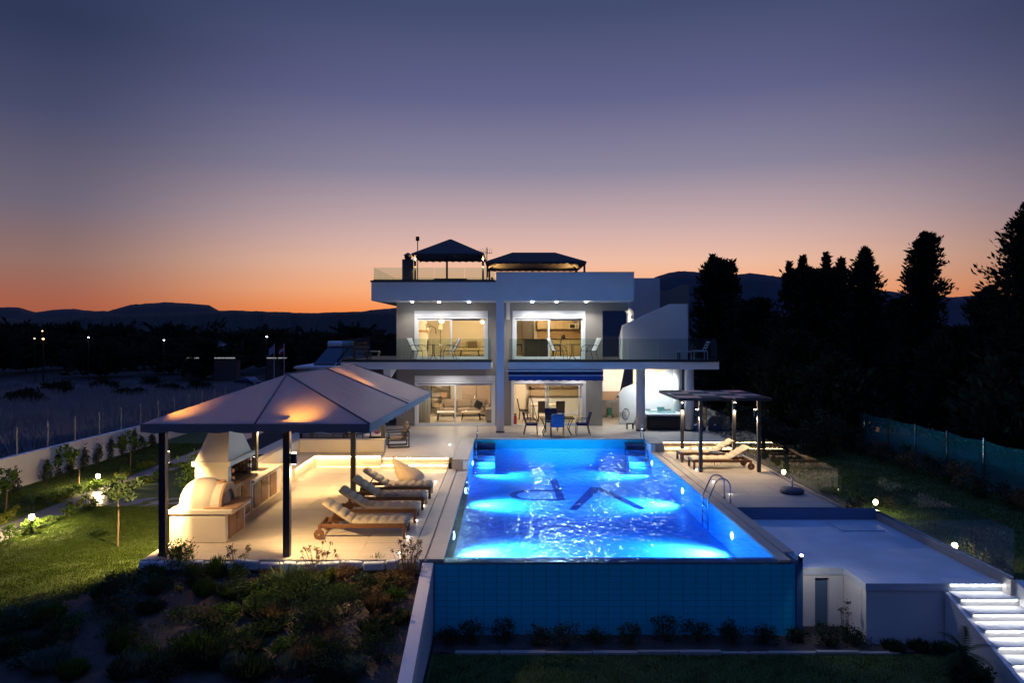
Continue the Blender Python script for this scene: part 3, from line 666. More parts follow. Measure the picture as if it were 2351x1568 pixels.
MB().tube([(-2.86, 34.6, 6.54), (-2.86, 34.6, 8.6), (-2.75, 35.2, 8.85)], .05, 10).build('centre_pole', post_m, rp)
for x in (-4.3, -1.1):
    pk = MB().box(x - .045, x + .045, 33.85, 33.94, 6.54, 8.05).build('post', post_m, rp)
    lb = MB().lathe([(.05, -.09), (.05, .09)], 10, (x, 33.80, 7.62)).build('post_lamp', dkframe, rp)
    light('SPOT', (x, 33.79, 7.73), 110, (1, .66, .28), lb, aim=(0, .35, 1), size=.03, cone=110, blend=.6)
    light('SPOT', (x, 33.79, 7.52), 30, (1, .66, .28), lb, aim=(0, .25, -1), size=.03, cone=90, blend=.6)
ra = thing('roof_canopy', 'wide dark hipped canopy on the right half of the roof', 'canopy', (1.4, 36, 6.97))
pyramid(ra, -.98, 3.78, 34.0, 38.4, 7.72, 8.38, .3, 2.45, dcanopy_m, .14, 14)
for x, y in ((-.9, 34.1), (3.7, 34.1), (-.9, 38.3), (3.7, 38.3)):
    box(x - .045, x + .045, y - .045, y + .045, 6.971, 7.72).build('post', post_m, ra)
for x in (-.75, 3.5):
    lb = MB().lathe([(.05, -.06), (.05, .06)], 10, (x, 37.9, 7.2)).build('post_lamp', dkframe, ra)
    light('SPOT', (x, 37.85, 7.28), 160, (1, .62, .22), lb, aim=(-.5 if x > 0 else .5, -.3, 1), size=.03, cone=120, blend=.6)
tag(MB().box(-3.55, -1.7, 34.3, 35.2, 6.545, 6.86).box(-3.55, -1.9, 34.9, 35.2, 6.86, 6.98).build('roof_sofa', mat('dark_fabric', (.03, .03, .032), .9), bev=.06), 'low dark sofa under the roof umbrella', 'sofa')
ms = thing('roof_mast', 'thin roof mast with a dark box on top beside the chimney', 'mast', (-4.32, 35, 6.54))
MB().tube([(-4.32, 35, 6.54), (-4.32, 35, 8.85)], .022, 8).build('mast_pole', dkframe, ms); box(-4.4, -4.24, 34.92, 35.08, 8.82, 9.02).build('sensor_box', dkframe, ms)
an = thing('tv_antenna', 'television antenna with thin prongs between the two roof canopies', 'antenna', (-.95, 35, 6.54))
MB().tube([(-.95, 35, 6.54), (-.95, 35, 8.5)], .02, 8).build('mast_pole', dkframe, an)
b = MB().tube([(-1.35, 35, 8.3), (-.7, 35, 8.2)], .012, 6)
for i in range(7): x = -1.32 + i * .1; b.tube([(x, 34.98, 8.1 + i * .015), (x + .03 * (i - 3) * .3, 35, 8.42 + .02 * (i % 3))], .008, 5)
b.build('antenna_prongs', dkframe, an)
# ---------------------------------------------------------------- dining pavilion with its cloth roof
pv = thing('pavilion', 'large hipped cloth pavilion on dark posts over the barbecue terrace', 'pavilion', (-5.2, 20, LD))
c0, c1, c2, c3 = Vector((-7.56, 14.85, 2.5)), Vector((-2.83, 14.85, 2.5)), Vector((-2.72, 25.8, 2.23)), Vector((-7.45, 25.8, 2.3))
a1, a2 = Vector((-5.19, 17.0, 3.40)), Vector((-5.09, 24.0, 3.29))
def cloth_patch(b, quad, n, sag):
    # bilinear patch, sagging in the middle between its edges
    p, q, r, s = quad; vs = []
    for j in range(n + 1):
        for i in range(n + 1):
            u, v = i / n, j / n
            k = (p * (1 - u) + q * u) * (1 - v) + (s * (1 - u) + r * u) * v
            k = k - Vector((0, 0, sag * 16 * u * (1 - u) * v * (1 - v))); vs.append(k)
    b.add(vs, [(j * (n + 1) + i, j * (n + 1) + i + 1, (j + 1) * (n + 1) + i + 1, (j + 1) * (n + 1) + i) for j in range(n) for i in range(n)])
fm = (c0 + c1) / 2
for quad in ((c0, fm, a1, a1 + Vector((-.001, 0, 0))), (fm, c1, a1 + Vector((.001, 0, 0)), a1), (c1, (c1 + c2) / 2, (a1 + a2) / 2, a1), ((c1 + c2) / 2, c2, a2, (a1 + a2) / 2), (c2, c3, a2 + Vector((-.001, 0, 0)), a2), (c3, c0, a1, a2)):
    b = MB(); cloth_patch(b, quad, 8, .06); b.build('canopy_panel', canopy_m, pv, smooth=True)
# stitched seams along hips and front
for p, q in ((c1, a1), (fm, a1), (a1, a2), (c2, a2), ((c1 + c2) / 2, (a1 + a2) / 2)):
    MB().tube([p + Vector((0, 0, .008)), p.lerp(q, .5) + Vector((0, 0, .004)), q + Vector((0, 0, .012))], .022, 6).build('seam', mat('seam_cloth', (.20, .19, .21), .8), pv, smooth=True)
def valance(p, q, drop, per, m):
    L = (q - p).length; k = int(L / .04); up_ = [p.lerp(q, i / k) for i in range(k + 1)]
    lo = []
    for i, v in enumerate(up_):
        s = i / k * L / per; lo.append(v - Vector((0, 0, drop - .05 * (abs(math.sin(s * math.pi)) ** .7 - .5) * -1)))
    return MB().add(up_ + lo, [(i, i + 1, k + 1 + i + 1, k + 1 + i) for i in range(k)])
for p, q in ((c0, c1), (c1, c2), (c2, c3), (c3, c0)):
    valance(p, q, .17, .62, canopy_m).build('valance', cloth('valance_cloth_%d' % len(MT), (.30, .28, .29), .12), pv, solid=.006)
PVP = {}
for nm, x, y in (('fl', -7.25, 15.2), ('fr', -4.62, 15.15), ('ml', -7.2, 20.6), ('mr', -4.47, 21.0), ('bl', -7.1, 26.3), ('br', -4.47, 26.1)):
    zb = LD if y < 25.7 else 0
    box(x - .07, x + .07, y - .07, y + .07, zb, 2.48 if y < 25 else 2.25).build('post', post_m, pv); PVP[nm] = (x, y)
fr_ = MB()
for y in (14.93, 25.7): fr_.bar((-7.5, y, 2.42), (-2.9, y, 2.40 if y < 20 else 2.2), .05, .05)
for x in (-7.45, -2.9): fr_.bar((x, 14.95, 2.42), (x, 25.6, 2.2), .05, .05)
for s in (-1, 1): fr_.bar((-5.15, 21.0, 3.18), (-5.15 + s * 2.3, 21.0, 2.36), .05, .06)
fr_.bar((-5.19, 17.0, 3.3), (-5.1, 24.0, 3.2), .05, .06)
fr_.build('roof_frame', post_m, pv)
WARM = (1, .64, .27)
for nm, ox, oy, ax, e in (('fl', .0, .13, .6, 1.7), ('fr', .14, .02, .15, 1.25), ('ml', .13, .0, .4, 1.0), ('mr', .0, .13, .0, 1.15), ('br', .13, .0, .3, .22)):
    x, y = PVP[nm]; x += ox; y += oy
    lb = box(x - .055, x + .055, y - .055, y + .055, 1.62, 1.84).build('post_lamp', dkframe, pv)
    MB().box(x - .04, x + .04, y - .04, y + .04, 1.841, 1.848).box(x - .04, x + .04, y - .04, y + .04, 1.612, 1.619).build('lamp_lens', bulb_w, lb)
    light('SPOT', (x + (.07 if nm == 'fr' else 0), y, 1.87), 330 * e, (1, .52, .13), lb, aim=(ax * .25, .15, 1), size=.09, cone=84, blend=1)
    if nm == 'fl':
        light('SPOT', (x - .1, y + .1, 1.59), 1500, WARM, lb, aim=(-1.3, .9, -1), size=.04, cone=118, blend=.35)
        light('SPOT', (x, y, 1.59), 170, WARM, lb, aim=(.6, .5, -1), size=.04, cone=140, blend=.8)
    else: light('SPOT', (x, y, 1.59), (460 if nm != 'ml' else 260) * e, WARM, lb, aim=(ax, .35 if nm != 'fr' else .02, -1), size=.04, cone=(160 if nm != 'fr' else 138), blend=.7)
# ---------------------------------------------------------------- L-shaped bench with light below
bn = thing('masonry_bench', 'white L-shaped built-in bench with glowing light strip under the seat', 'bench', (-6, 25.2, LD))
MB().box(-7.35, -4.36, 25.06, 25.58, LD, .06).box(-7.35, -6.72, 22.85, 25.059, LD, .06).build('bench_body', cream, bn)
MB().box(-7.35, -4.34, 24.98, 25.58, .061, .11).box(-7.35, -6.64, 22.8, 24.979, .061, .11).build('bench_seat', tile_m, bn)
MB().box(-7.36, -4.36, 25.585, 25.76, LD, .53).box(-7.55, -7.37, 21.5, 25.76, LD, .53).build('back_wall', cream, bn)
MB().box(-7.38, -4.33, 25.57, 25.78, .531, .56).box(-7.57, -7.36, 21.48, 25.568, .531, .56).build('wall_cap', tile_m, bn)
MB().box(-6.6, -4.4, 24.99, 25.0, .046, .06).build('light_strip', led_w, bn); MB().box(-6.66, -6.65, 22.9, 24.96, .046, .06).build('light_strip', led_w, bn)
MB().box(-6.6, -4.4, 25.035, 25.045, LD + .01, LD + .016).build('light_strip', emis('warm_led_low', (1, .66, .3), 10), bn)
# ---------------------------------------------------------------- outdoor kitchen
ov = thing('pizza_oven', 'domed plaster pizza oven on a white base with wooden doors', 'oven', (-6.9, 16.6, LD))
box(-7.54, -6.27, 16.08, 17.26, LD, .31).build('oven_base', cream, ov, bev=.02)
box(-7.56, -6.12, 16.05, 17.28, .311, .42).build('base_slab', cream, ov, bev=.02)
box(-6.80, -6.05, 16.12, 17.22, .421, .45).build('hearth_slab', terra, ov, bev=.008)
dm = MB(); prof = []
cx_, cy_ = -6.98, 16.66; rx, ry, rz_ = .55, .56, .60
vs = []; nu, nv = 28, 12
for j in range(nv + 1):
    ph = j / nv * math.pi / 2
    for i in range(nu):
        th = i / nu * 2 * math.pi
        vs.append((cx_ + rx * math.cos(th) * math.cos(ph) ** .9, cy_ + ry * math.sin(th) * math.cos(ph) ** .9, .42 + rz_ * math.sin(ph) ** .92))
dm.add(vs, [(j * nu + i, j * nu + (i + 1) % nu, (j + 1) * nu + (i + 1) % nu, (j + 1) * nu + i) for j in range(nv) for i in range(nu)])
dm.build('oven_dome', cream, ov, smooth=True)
def arch_ring(x0, x1, ro, ri, ho, hi, base, b):
    k = 16; o_ = []; i_ = []
    for j in range(k + 1):
        t = math.pi * j / k; o_.append((cy_ + ro * math.cos(t), base + ho * math.sin(t))); i_.append((cy_ + ri * math.cos(t), base + hi * math.sin(t)))
    for j in range(k): b.prism([o_[j], o_[j + 1], i_[j + 1], i_[j]], 'x', x0, x1)
    return b
arch_ring(-7.0, -6.48, .47, .36, .50, .37, .421, MB()).build('oven_mouth', cream, ov)
arch_ring(-6.479, -6.42, .48, .33, .51, .34, .421, MB()).build('mouth_arch', terra, ov)
box(-6.9, -6.86, cy_ - .36, cy_ + .36, .421, .78).build('oven_inside', mat('soot', (.015, .012, .01), .95), ov)
MB().lathe([(.1, 0), (.12, .0), (.12, .05), (.095, .05), (.095, .0)], 18, (-6.62, cy_, .905)).build('flue_collar', terra, ov)
for k, y in enumerate((16.2, 16.67)):
    d_ = box(-6.268, -6.24, y, y + .44, LD + .06, .28).build('cupboard_door', rustic, ov, bev=.006)
    MB().lathe([(.02, 0), (.025, .015), (.01, .02)], 8, (-6.23, y + (.40 if k == 0 else .04), .05)).build('door_knob', steel, d_)
bq = thing('barbecue', 'masonry barbecue with tapered white hood and open grill', 'barbecue', (-7, 18.1, LD))
MB().box(-7.5, -6.7, 17.32, 17.5, LD, 1.16).box(-7.5, -6.7, 18.7, 18.88, LD, 1.16).box(-7.5, -7.36, 17.5, 18.7, LD, 1.16).build('barbecue_body', cream, bq)
box(-7.36, -6.68, 17.5, 18.7, LD, .60).build('barbecue_base', cream, bq)
box(-7.36, -6.52, 17.34, 18.86, .601, .70).build('hearth_slab', terra, bq, bev=.012)
MB().box(-7.355, -7.3, 17.5, 18.7, .701, 1.16).build('fire_back', mat('soot2', (.05, .035, .028), .95, var=.4), bq)
for r in range(5):
    z = .71 + r * .09
    for (y, dy) in ((17.501, .03), (18.669, .03)):
        for k in range(3):
            box(-7.29 + k * .2 + (.1 if r % 2 else 0), -7.11 + k * .2 + (.1 if r % 2 else 0) - .01, y, y + dy, z, z + .08).build('fire_brick', terra, bq)
MB().box(-7.56, -6.62, 17.25, 18.95, 1.161, 1.28).build('hood_rim', cream, bq, bev=.01)
hb = [(-7.5, 17.32), (-6.7, 17.32), (-6.7, 18.88), (-7.5, 18.88)]; ht = [(-7.28, 17.85), (-6.88, 17.85), (-6.88, 18.35), (-7.28, 18.35)]
MB().add([(x, y, 1.281) for x, y in hb] + [(x, y, 2.15) for x, y in ht], [(0, 1, 5, 4), (1, 2, 6, 5), (2, 3, 7, 6), (3, 0, 4, 7), (4, 5, 6, 7), (3, 2, 1, 0)]).build('hood', cream, bq)
gl_ = MB()
for k in range(14): gl_.tube([(-7.25 + k * .05, 17.55, .78), (-7.25 + k * .05, 18.65, .78)], .006, 5)
for y in (17.55, 18.65): gl_.tube([(-7.26, y, .78), (-6.58, y, .78)], .008, 5)
gl_.build('grill_grate', dkframe, bq)
MB().bar((-6.66, 18.66, .70), (-6.66, 18.66, 1.16), .02, .02).build('grill_rack_bar', dkframe, bq)
for k, y in enumerate((17.42, 18.1)): box(-6.679, -6.655, y, y + .6, LD + .06, .52).build('cupboard_door', rustic, bq, bev=.006)
kc = thing('outdoor_counter', 'white masonry counter with sink tap and wooden doors', 'counter', (-7, 20, LD))
box(-7.4, -6.68, 18.9, 21.28, LD, .41).build('counter_body', cream, kc)
MB().box(-7.42, -6.62, 18.9, 20.2, .411, .48).box(-7.42, -6.62, 20.72, 21.32, .411, .48).box(-7.42, -7.28, 20.2, 20.72, .411, .48).box(-6.82, -6.62, 20.2, 20.72, .411, .48).build('counter_top', tile_m, kc)
box(-7.28, -6.82, 20.2, 20.72, .3, .415).build('sink_basin', steel, kc)
MB().box(-7.56, -7.43, 18.9, 21.3, LD, .86).build('splash_back', cream, kc)
MB().tube([(-7.36, 20.45, .48), (-7.36, 20.45, .72), (-7.33, 20.45, .82), (-7.22, 20.45, .86), (-7.11, 20.45, .8), (-7.09, 20.45, .72)], .016, 8).build('tap', steel, kc, smooth=True)
for y, w in ((18.98, .56), (19.56, .56), (20.28, .56)):
    d_ = box(-6.679, -6.655, y, y + w, LD + .06, .36).build('cupboard_door', rustic, kc, bev=.006)
    MB().lathe([(.02, 0), (.024, .014), (.01, .02)], 8, (-6.645, y + w - .06, .15)).build('door_knob', steel, d_)
# ---------------------------------------------------------------- sun loungers
def puffy(b, L0, L1, w, t, n, ang=0, org=(0, 0, 0)):
    # quilted cushion along local x, tilted by ang about y at org
    m = Matrix.Rotation(-ang, 3, 'Y'); per = (L1 - L0) / n; k = 6; rows = []
    for j in range(n * k + 1):
        s = L0 + (L1 - L0) * j / (n * k); ph = (j % k) / k
        bulge = .3 + .7 * math.sin(math.pi * ph) ** .5 if j % k else .22
        ring = []
        for i in range(9):
            yy = -w / 2 + w * i / 8; e = 1 - abs(2 * i / 8 - 1) ** 6
            e *= (.8 + .2 * math.sin(math.pi * ((i / 8 * 2) % 1)) ** .5)
            ring.append(Vector((s, yy, t * (.25 + .75 * bulge * e))))
        ring += [Vector((s, w / 2, 0)), Vector((s, -w / 2, 0))]
        rows.append([Vector(org) + m @ v for v in ring])
    q = len(rows[0]); vs = [v for r_ in rows for v in r_]
    fs = [(j * q + i, j * q + (i + 1) % q, (j + 1) * q + (i + 1) % q, (j + 1) * q + i) for j in range(len(rows) - 1) for i in range(q)]
    fs += [tuple(range(q)), tuple((len(rows) - 1) * q + i for i in range(q))]
    b.add(vs, fs); return b
def lounger(label, cm, cat='sun lounger', n=6, ang=R(33)):
    # head towards -x; length 2 m; origin at the middle of its footprint
    t = thing('sun_lounger', label, cat)
    w = .66
    MB().box(-1.0, 1.0, -w / 2, -w / 2 + .035, .24, .33).box(-1.0, 1.0, w / 2 - .035, w / 2, .24, .33).box(.96, 1.0, -w / 2 + .035, w / 2 - .035, .24, .33).box(-1.0, -.96, -w / 2 + .035, w / 2 - .035, .24, .33).build('side_rail', wood, t, world=False, bev=.006)
    for sx in (-.98, .95):
        for sy in (-1, 1):
            y = sy * (w / 2 + .02)
            box(sx - .035, sx + .035, y - .025, y + .025, 0 if sx > 0 else .1, .325).build('leg', wood, t, world=False, bev=.005)
    for sy in (-1, 1):
        wl = MB().lathe([(.001, -.02), (.02, -.025), (.115, -.02), (.12, 0), (.115, .02), (.02, .025), (.001, .02)], 24).build('wheel', wood, t, world=False, smooth=False)
        wl.rotation_euler = (R(90), 0, 0); wl.location = (-.98, sy * (w / 2 + .07), .12)
        hb_ = MB().lathe([(.001, -.032), (.025, -.03), (.025, .03), (.001, .032)], 12).build('hub', steel, wl, world=False)
    for k in range(8):
        x = -.24 + k * .155
        box(x, x + .11, -w / 2 + .036, w / 2 - .036, .30, .322).build('slat', wood, t, world=False)
    hx = -.28; m = Matrix.Rotation(ang, 3, 'Y')
    bk = MB()
    for sy in (-1, 1): bk.bar((hx, sy * .26, .335), (hx - .78 * math.cos(ang), sy * .26, .335 + .78 * math.sin(ang)), .035, .03)
    for k in range(5):
        s = .1 + k * .155; bk.obox((hx - s * math.cos(ang), 0, .335 + s * math.sin(ang)), (.1, .56, .016), Matrix.Rotation(ang, 3, 'Y'))
    bk.build('backrest', wood, t, world=False)
    MB().bar((hx - .45 * math.cos(ang), .2, .335 + .42 * math.sin(ang)), (-.86, .2, .27), .02, .02).bar((hx - .45 * math.cos(ang), -.2, .335 + .42 * math.sin(ang)), (-.86, -.2, .27), .02, .02).build('back_strut', wood, t, world=False)
    b = MB(); puffy(b, hx - .02, .98, .62, .085, n, 0, (0, 0, .333)); cu = b.build('cushion', cm, t, world=False, smooth=True)
    b = MB(); mm = Matrix.Rotation(ang, 3, 'Y')
    b2 = MB(); puffy(b2, -.80, .02, .62, .085, 4)
    b.v = [tuple(Vector((hx, 0, .345)) + mm @ Vector(p)) for p in b2.v]; b.f = b2.f
    b.build('cushion', cm, t, world=False, smooth=True)
    return t
lg = 'sun loungers on the left terrace'
l0 = lounger('quilted beige sun lounger nearest the garden bed, front of four', cush_m); l0['group'] = lg
l0.location = (-3.28, 16.75, LD)
for (x, y, rz, lab) in ((-3.22, 18.12, .015, 'quilted beige sun lounger second from the garden bed'), (-3.17, 19.42, -.01, 'quilted beige sun lounger third from the garden bed'), (-3.13, 20.68, .02, 'quilted beige sun lounger nearest the beanbag, last of four')):
    dup(l0, (x, y, LD), rz, lab, lg)
r0 = lounger('cream sun lounger under the right pergola, nearer the pool ladder', cushl_m, n=4, ang=R(30)); r0['group'] = 'loungers under the pergola'
r0.location = (7.38, 24.95, LD); r0.rotation_euler = (0, 0, math.pi)
dup(r0, (7.3, 26.35, LD), math.pi, 'cream sun lounger under the right pergola, nearer the lit steps')
st_ = thing('side_table', 'small round table between the two pergola loungers', 'table', (7.47, 25.65, LD))
MB().lathe([(.001, .40), (.24, .40), (.25, .415), (.24, .43), (.001, .43)], 28, (0, 0, 0)).build('table_top', mat('glass_top', (.12, .14, .18), .08, metal=.3), st_, world=False)
for k in range(3):
    a = k * 2.094; MB().tube([(.2 * math.cos(a), .2 * math.sin(a), 0), (.06 * math.cos(a), .06 * math.sin(a), .4)], .012, 6).build('leg', dkframe, st_, world=False)
# beanbag: teardrop with its tip up at the left
bb = thing('beanbag', 'tan canvas beanbag with a pointed top behind the loungers', 'beanbag', (-3.1, 22.7, LD))
zz_ = [0, .04, .1, .2, .3, .4, .5, .58, .66, .72, .77, .80]
xl_ = np.interp(zz_, [0, .1, .22, .35, .5, .65, .8], [-.26, -.33, -.37, -.41, -.46, -.49, -.52]); xr_ = np.interp(zz_, [0, .1, .2, .3, .38, .46, .56, .66, .74, .8], [.42, .51, .50, .42, .28, .08, -.16, -.34, -.44, -.49])
yr_ = np.interp(zz_, [0, .1, .22, .35, .5, .65, .8], [.34, .41, .41, .34, .21, .09, .015])
vs = []; n = 28
for k, z in enumerate(zz_):
    for i in range(n):
        a = 2 * math.pi * i / n; wob = 1 + .03 * math.sin(5 * a + 9 * z) * math.sin(6 * z) + .025 * math.sin(9 * a - 14 * z)
        vs.append(((xl_[k] + xr_[k]) / 2 + (xr_[k] - xl_[k]) / 2 * math.cos(a) * wob, yr_[k] * math.sin(a) * wob, z + .003))
fs = [(k * n + i, k * n + (i + 1) % n, (k + 1) * n + (i + 1) % n, (k + 1) * n + i) for k in range(len(zz_) - 1) for i in range(n)] + [tuple(range(n)), tuple((len(zz_) - 1) * n + i for i in range(n))]
bo = MB().add(vs, fs).build('bag', bean_m, bb, world=False, smooth=True)
MB().tube([(-.5, -.015, .79), (-.4, -.1, .64), (-.22, -.24, .46), (0, -.36, .3), (.1, -.42, .12), (.08, -.37, .01)], .008, 5).build('seam_piping', mat('tan_piping', (.28, .21, .14), .9), bb, world=False)
# recessed floor lights
def floor_light(x, y, z, label, grp, e=.8, col=(1, .9, .75)):
    t = thing('floor_light', label, 'floor light', (x, y, z), 0, grp)
    MB().lathe([(.001, .002), (.045, .002), (.05, .006), (.05, -.0)], 16).build('bezel', steel, t, world=False)
    MB().lathe([(.001, .0065), (.024, .0065)], 16).build('lens', bulb_c, t, world=False)
    light('POINT', (x, y, z + .05), e, col, t, size=.03)
ordn = ['first', 'second', 'third', 'fourth', 'fifth', 'sixth', 'seventh', 'eighth']
for k, y in enumerate((15.35, 16.55, 18.0, 19.5, 20.9, 22.6)): floor_light(-2.28 + .012 * k, y, LD + .002, ordn[k] + ' small floor light from the garden bed along the left pool edge', 'floor lights beside the loungers')
floor_light(-2.2, 27.9, .002, 'small floor light on the upper terrace left of the pool', 'floor lights beside the loungers', .8)
for k, y in enumerate((20.9, 22.6, 24.6, 26.6)): floor_light(6.5, y, LD + .002, ordn[k] + ' small floor light from the pool ladder along the right pool edge', 'floor lights on the right terrace', .8)
# ---------------------------------------------------------------- pergola
pg = thing('pergola', 'small dark flat pergola with checkered shade panels over two loungers', 'pergola', (7.3, 25.4, LD))
for x, y in ((6.54, 24.2), (8.5, 24.2), (6.5, 26.6), (8.42, 26.6)):
    box(x - .055, x + .055, y - .055, y + .055, LD, 2.1).build('post', post_m, pg)
rx0, rx1, ry0, ry1 = 5.72, 8.82, 23.85, 27.0
MB().box(rx0, rx1, ry0, ry0 + .06, 2.1, 2.19).box(rx0, rx1, ry1 - .06, ry1, 2.1, 2.19).box(rx0, rx0 + .06, ry0 + .06, ry1 - .06, 2.1, 2.19).box(rx1 - .06, rx1, ry0 + .06, ry1 - .06, 2.1, 2.19).build('roof_frame', post_m, pg)
dkpanel = mat('dark_shade_panel', (.02, .02, .024), .7)
nx_, ny_ = 4, 4
for i in range(nx_):
    for j in range(ny_):
        w_ = (rx1 - rx0 - .12) / nx_; h_ = (ry1 - ry0 - .12) / ny_; x = rx0 + .06 + i * w_; y = ry0 + .06 + j * h_
        box(x + .01, x + w_ - .01, y + .01, y + h_ - .01, 2.192, 2.2).build('roof_panel', shade_m if (i + j) % 2 == 0 else dkpanel, pg)
for (x, y, ox, oy) in ((6.54, 24.2, -.11, .05), (8.5, 24.2, -.11, .05), (6.5, 26.6, -.02, -.11), (8.42, 26.6, .0, -.11)):
    lb = MB().lathe([(.05, -.11), (.05, .11)], 14, (x + ox, y + oy, 1.66)).build('post_lamp', dkframe, pg)
    MB().lathe([(.001, .112), (.042, .112)], 12, (x + ox, y + oy, 1.66)).build('lamp_lens', bulb_w, lb)
    light('SPOT', (x + ox, y + oy, 1.79), 80, (1, .6, .22), lb, aim=(0, 0, 1), size=.03, cone=80, blend=.9)
    light('SPOT', (x + ox, y + oy, 1.53), 150, (1, .72, .4), lb, aim=(.1, -.1, -1), size=.03, cone=140, blend=.8)
# umbrella stand, ladder
us = thing('umbrella_base', 'round weighted umbrella stand with short tube near the glass fence', 'umbrella stand', (8.37, 21.07, LD))
MB().lathe([(.30, 0), (.34, .03), (.34, .09), (.28, .13), (.06, .14), (.001, .14)], 28).build('weight', mat('dark_resin', (.05, .055, .09), .5), us, world=False, smooth=True)
MB().tube([(0, 0, .13), (0, 0, .46)], .03, 12).build('tube', steel, us, world=False)
ld = thing('pool_ladder', 'curved stainless steel ladder on the right pool edge', 'ladder', (5.9, 20.1, LD))
for y in (-.27, .27):
    pts = [(.28, y, 0), (.27, y, .45)] + [(.27 - .22 + .22 * math.cos(t), y, .45 + .22 * math.sin(t)) for t in np.linspace(.2, math.pi * .72, 7)] + [(-.33, y, .1), (-.34, y, -.2), (-.34, y, -.75)]
    MB().tube(pts, .021, 10).build('rail', steel, ld, world=False, smooth=True)
    MB().lathe([(.045, 0), (.045, .012)], 14, (.28, y, 0)).build('foot_plate', steel, ld, world=False)
for z in (-.14, -.36, -.58): MB().bar((-.34, -.27, z), (-.34, .27, z), .07, .025).build('tread', steel, ld, world=False)
# hot tub under the balcony
tb = thing('hot_tub', 'square hot tub with black skirt and white shell under the balcony', 'hot tub', (7.1, 32.9, 0))
box(-.85, .85, -.95, .95, .02, .64).build('skirt', mat('black_skirt', (.012, .012, .016), .5), tb, world=False, bev=.09)
acr = mat('white_acrylic', (.8, .83, .85), .15)
MB().box(-.87, .87, -.97, -.72, .641, .72).box(-.87, .87, .72, .97, .641, .72).box(-.87, -.64, -.72, .72, .641, .72).box(.64, .87, -.72, .72, .641, .72).build('shell_rim', acr, tb, world=False, bev=.03)
box(-.64, .64, -.72, .72, .642, .655).build('tub_water', mat('tub_water', (.3, .55, .55), .05), tb, world=False)
MB().obox((.12, .72, .79), (.34, .03, .15), Matrix.Rotation(R(-20), 3, 'X')).build('control_panel', mat('panel_green', (.05, .16, .17), .3), tb, world=False)
for x in (-.5, .45): MB().obox((x, .78, .74), (.3, .14, .06), Matrix.Identity(3)).build('headrest', mat('grey_pad', (.2, .22, .24), .8), tb, world=False, bev=.02)
# small items near the tub
hr = thing('garden_hose', 'coiled grey hose on a round wall reel', 'hose', (5.62, 33.93, .55))
pts = [((.16 + .02 * math.sin(k)) * math.cos(k * .5), -.03 - .001 * k, (.26 + .03 * math.cos(k * 1.7)) * math.sin(k * .5) - .05) for k in range(60)]
MB().tube(pts, .016, 6).build('hose_coil', mat('grey_hose', (.16, .18, .21), .5), hr, world=False, smooth=True)
MB().tube([(0, .06, .1), (0, -.05, .1)], .03, 8).build('reel_hook', steel, hr, world=False)
so = thing('step_stool', 'small black stool beside the left round column', 'stool', (5.55, 32.3, 0))
box(-.15, .15, -.12, .12, .24, .28).build('stool_top', dkframe, so, world=False)
for sx in (-1, 1):
    for sy in (-1, 1): box(sx * .13 - .015, sx * .13 + .015, sy * .1 - .015, sy * .1 + .015, 0, .239).build('leg', dkframe, so, world=False)
gb = thing('hose_cart', 'small green wheeled cart against the white yard wall', 'cart', (5.25, 36.6, 0))
box(-.12, .12, -.1, .1, .12, .5).build('cart_body', mat('teal_plastic', (.02, .14, .12), .5), gb, world=False, bev=.03)
MB().tube([(-.12, .1, .1), (-.12, .12, .75), (.12, .12, .75), (.12, .1, .1)], .012, 6).build('handle', steel, gb, world=False)
for s_ in (-1, 1):
    wl = MB().lathe([(.001, -.02), (.09, -.02), (.09, .02), (.001, .02)], 14).build('wheel', dkframe, gb, world=False); wl.rotation_euler = (0, R(90), 0); wl.location = (s_ * .14, 0, .09)
tag(MB().lathe([(.28, 0), (.3, .08), (.22, .22), (.1, .3), (.001, .31)], 14, (8.55, 31.9, 0)).build('folded_cover', mat('blue_tarp', (.02, .06, .2), .5, bump=1, bscale=9), smooth=True), 'crumpled blue cover on the floor by the right column', 'cover')
# ---------------------------------------------------------------- chairs and tables
def sling_chair(label, grp, fabric=None):
    t = thing('sling_chair', label, 'chair', group=grp)       # faces +x
    fab = fabric or mat('grey_sling', (.42, .40, .40), .85, bump=.2, bscale=80)
    for sy in (-.27, .27):
        MB().tube([(-.52, sy, .98), (-.42, sy, .78), (-.24, sy, .42), (.22, sy, .43), (.28, sy, .4), (.3, sy, 0)], .013, 8).build('side_frame', dkframe, t, world=False, smooth=True)
        MB().tube([(-.2, sy, .44), (-.34, sy, .0)], .013, 8).build('rear_leg', dkframe, t, world=False)
        MB().tube([(-.36, sy * 1.06, .62), (-.2, sy * 1.12, .68), (.1, sy * 1.12, .66), (.22, sy * 1.1, .55), (.26, sy * 1.05, .38)], .014, 8).build('arm', dkframe, t, world=False, smooth=True)
    MB().add([(-.52, -.255, .99), (-.52, .255, .99), (-.43, .255, .78), (-.43, -.255, .78), (-.25, .255, .42), (-.25, -.255, .42), (-.02, .255, .40), (-.02, -.255, .40), (.24, .255, .44), (.24, -.255, .44)], [(0, 1, 2, 3), (3, 2, 4, 5), (5, 4, 6, 7), (7, 6, 8, 9)]).build('sling', fab, t, world=False, smooth=True, solid=.006)
    return t
def bistro(label, loc, grp):
    t = thing('bistro_table', label, 'table', loc, group=grp)
    MB().lathe([(.001, .70), (.34, .70), (.345, .71), (.34, .72), (.001, .72)], 28).build('table_top', dkframe, t, world=False)
    for k in range(4):
        a = k * math.pi / 2 + .6; c_, s_ = math.cos(a), math.sin(a)
        MB().tube([(.05 * c_, .05 * s_, .7), (.04 * c_, .04 * s_, .35), (.1 * c_, .1 * s_, .14), (.28 * c_, .28 * s_, 0)], .012, 6).build('leg', dkframe, t, world=False, smooth=True)
    return t
BZ = 3.106
